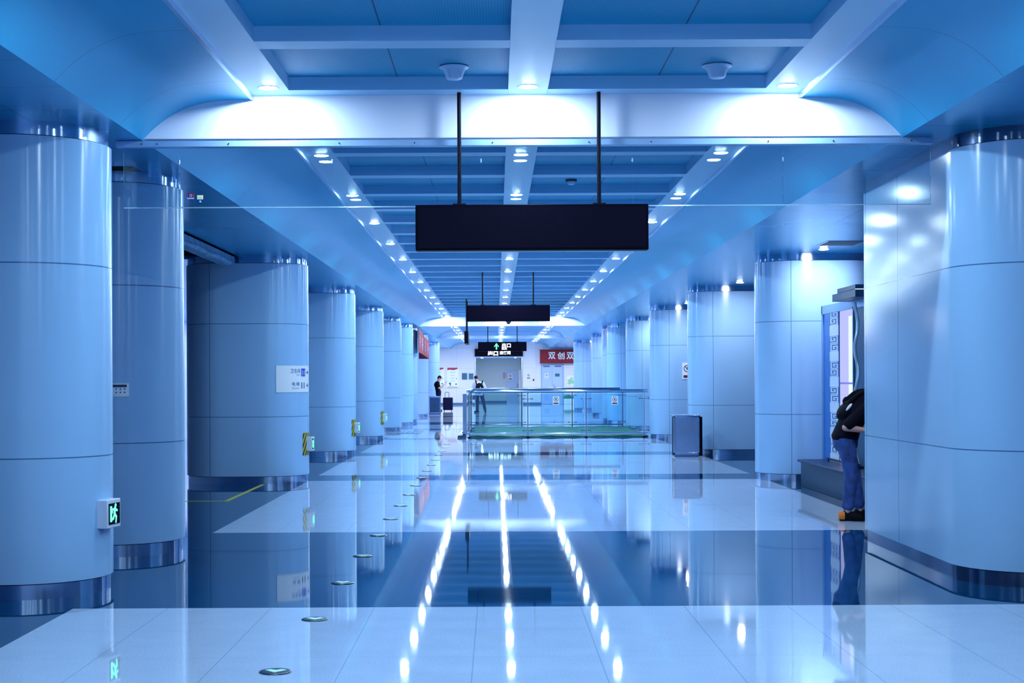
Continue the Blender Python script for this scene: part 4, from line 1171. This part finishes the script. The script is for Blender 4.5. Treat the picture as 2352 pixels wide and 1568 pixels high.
# man with backpack, facing +Y
J2 = dict(pelvis=(.0, .0, .93), chest=(.0, -.02, 1.26), neck=(-.05, .05, 1.44), sh_l=(-.22, .02, 1.36), sh_r=(.17, .02, 1.36),
          el_l=(-.30, .10, 1.10), el_r=(.29, .10, 1.12), wr_l=(-.14, .30, 1.12), wr_r=(.10, .31, 1.14), hand_l=(-.06, .36, 1.18), hand_r=(.03, .37, 1.18),
          hip_l=(-.09, 0, .90), hip_r=(.09, 0, .90), kn_l=(-.10, .04, .49), kn_r=(.19, .05, .49), an_l=(-.09, .0, .085), an_r=(.27, .0, .085), toe_l=(-.21, .08, .035), toe_r=(.28, .14, .035),
          head=(-.155, .13, 1.58), look=(-.3, .8, -.5))
px2, py2 = -.79, 68.4
person('man in a pale shirt seen from behind, wearing a black backpack beyond the railing', (px2, py2, 0), 0, J2, 'pale_shirt', 'denim_dark', 'black_pack', cuff=.86, sleeve=.95, hem=.06, shirt_fat=.03)
t = thing('backpack', 'black backpack worn by the man in the pale shirt', 'backpack', (px2, py2, 0))
bk = MB().ball((.015, -.22, 1.13), (.19, .12, .25), 20, 12); bk.box(-.15, .18, -.29, -.14, .92, 1.22)
blob(bk, 'pack_body', 'black_pack', t, .012, 5)
for sx_ in (-.11, .11):
    part(MB().tube([(sx_ * 1.0, -.19, 1.26), (sx_ * 1.35, -.12, 1.42), (sx_ * 1.45, .02, 1.46), (sx_ * 1.4, .14, 1.36), (sx_ * 1.35, .15, 1.18)], .028, 10, 5), 'shoulder_strap', 'black_pack', t)
part(MB().ball((.06, -.335, 1.14), (.018, .006, .04), 10, 8), 'white_mark', 'white', t)
t = thing('carry_bag', 'small blue-grey bag hanging at the left thigh of the man with the backpack', 'bag', (px2 - .235, py2 - .03, 0))
part(MB().box(-.07, .10, -.06, .04, .60, .80), 'pouch', 'bag_blue', t, bevel=.02)
part(MB().tube([(-.04, -.01, .79), (-.03, 0, .95), (.02, .03, 1.0), (.06, 0, .93), (.07, -.01, .79)], .008, 8, 5), 'strap', 'black_pack', t)
# person leaning by the cabinet, facing +X
J3 = dict(pelvis=(0, -.05, .92), chest=(0, .06, 1.17), neck=(0, .25, 1.34), sh_l=(-.18, .19, 1.28), sh_r=(.18, .19, 1.27),
          el_l=(-.22, .19, 1.06), el_r=(.24, -.10, 1.015), wr_l=(-.14, .40, 1.06), wr_r=(.20, .15, .975), hand_l=(-.10, .48, 1.08), hand_r=(.17, .25, .97),
          hip_l=(-.09, -.05, .88), hip_r=(.09, -.06, .88), kn_l=(-.11, .07, .49), kn_r=(.10, -.01, .49), an_l=(-.12, .13, .09), an_r=(.10, -.055, .09), toe_l=(-.14, .27, .035), toe_r=(.12, .09, .035),
          head=(0, .395, 1.46), look=(0, .9, -.35))
p3 = (3.83, 16.05, 0)
person('person in a black top and cropped jeans leaning forward, half hidden by the right pillar', p3, -PI / 2, J3, 'black_cloth', 'denim', 'black_pack', cuff=.80, sleeve=.90, hem=-.03, shirt_fat=.03, heel=('r', 'orange'))
t = thing('backpack', 'black backpack with a white tag and a top loop, on the leaning person', 'backpack', p3, -PI / 2)
bk = MB().ball((0, -.085, 1.165), (.15, .085, .115), 20, 12); bk.ball((0, -.12, 1.16), (.12, .06, .09), 16, 10)
bk.xf(lambda x, y, z: (x, y + .03 + (z - 1.12) * .35, z + .02))
blob(bk, 'pack_body', 'black_pack', t, .012, 5)
part(MB().tube([(.03, -.045, 1.22), (.03, -.075, 1.29), (.0, -.04, 1.33), (-.02, .01, 1.315), (-.03, .03, 1.26)], .011, 10, 5), 'top_loop', 'navy_cloth', t)
tg = MB().ball((.16, -.045, 1.23), (.012, .020, .040), 12, 8).xf(lambda x, y, z: (x, y + (z - 1.23) * .7, z))
part(tg, 'white_tag', 'white', t)
for sx_ in (-.11, .11):
    part(MB().tube([(sx_, -.03, 1.28), (sx_ * 1.2, .10, 1.385), (sx_ * 1.3, .25, 1.39), (sx_ * 1.25, .30, 1.24)], .025, 10, 5), 'shoulder_strap', 'black_pack', t)

# ------------------------------------------------------------------ camera, world
cam = bpy.data.cameras.new('camera'); co = bpy.data.objects.new('camera', cam); COL.objects.link(co)
co.location = (0, 0, H); co.rotation_euler = (PI / 2, ROLL, 0)
cam.sensor_width = 36; cam.sensor_fit = 'HORIZONTAL'; cam.lens = F / 2352 * 36
cam.shift_x = (1176 - VPX) / 2352; cam.shift_y = (VPY - 784) / 2352
cam.clip_end = 300
SC.camera = co
wd = bpy.data.worlds.new('world'); SC.world = wd; wd.use_nodes = True
wd.node_tree.nodes['Background'].inputs[0].default_value = (.2, .45, 1, 1)
wd.node_tree.nodes['Background'].inputs[1].default_value = .2
SC.view_settings.view_transform = 'Standard'; SC.view_settings.look = 'None'
SC.view_settings.gamma = 1; SC.view_settings.use_curve_mapping = False
SC.view_settings.exposure = 0.0
for p in protos.values():
    if p.location.z < -40: bpy.data.objects.remove(p)
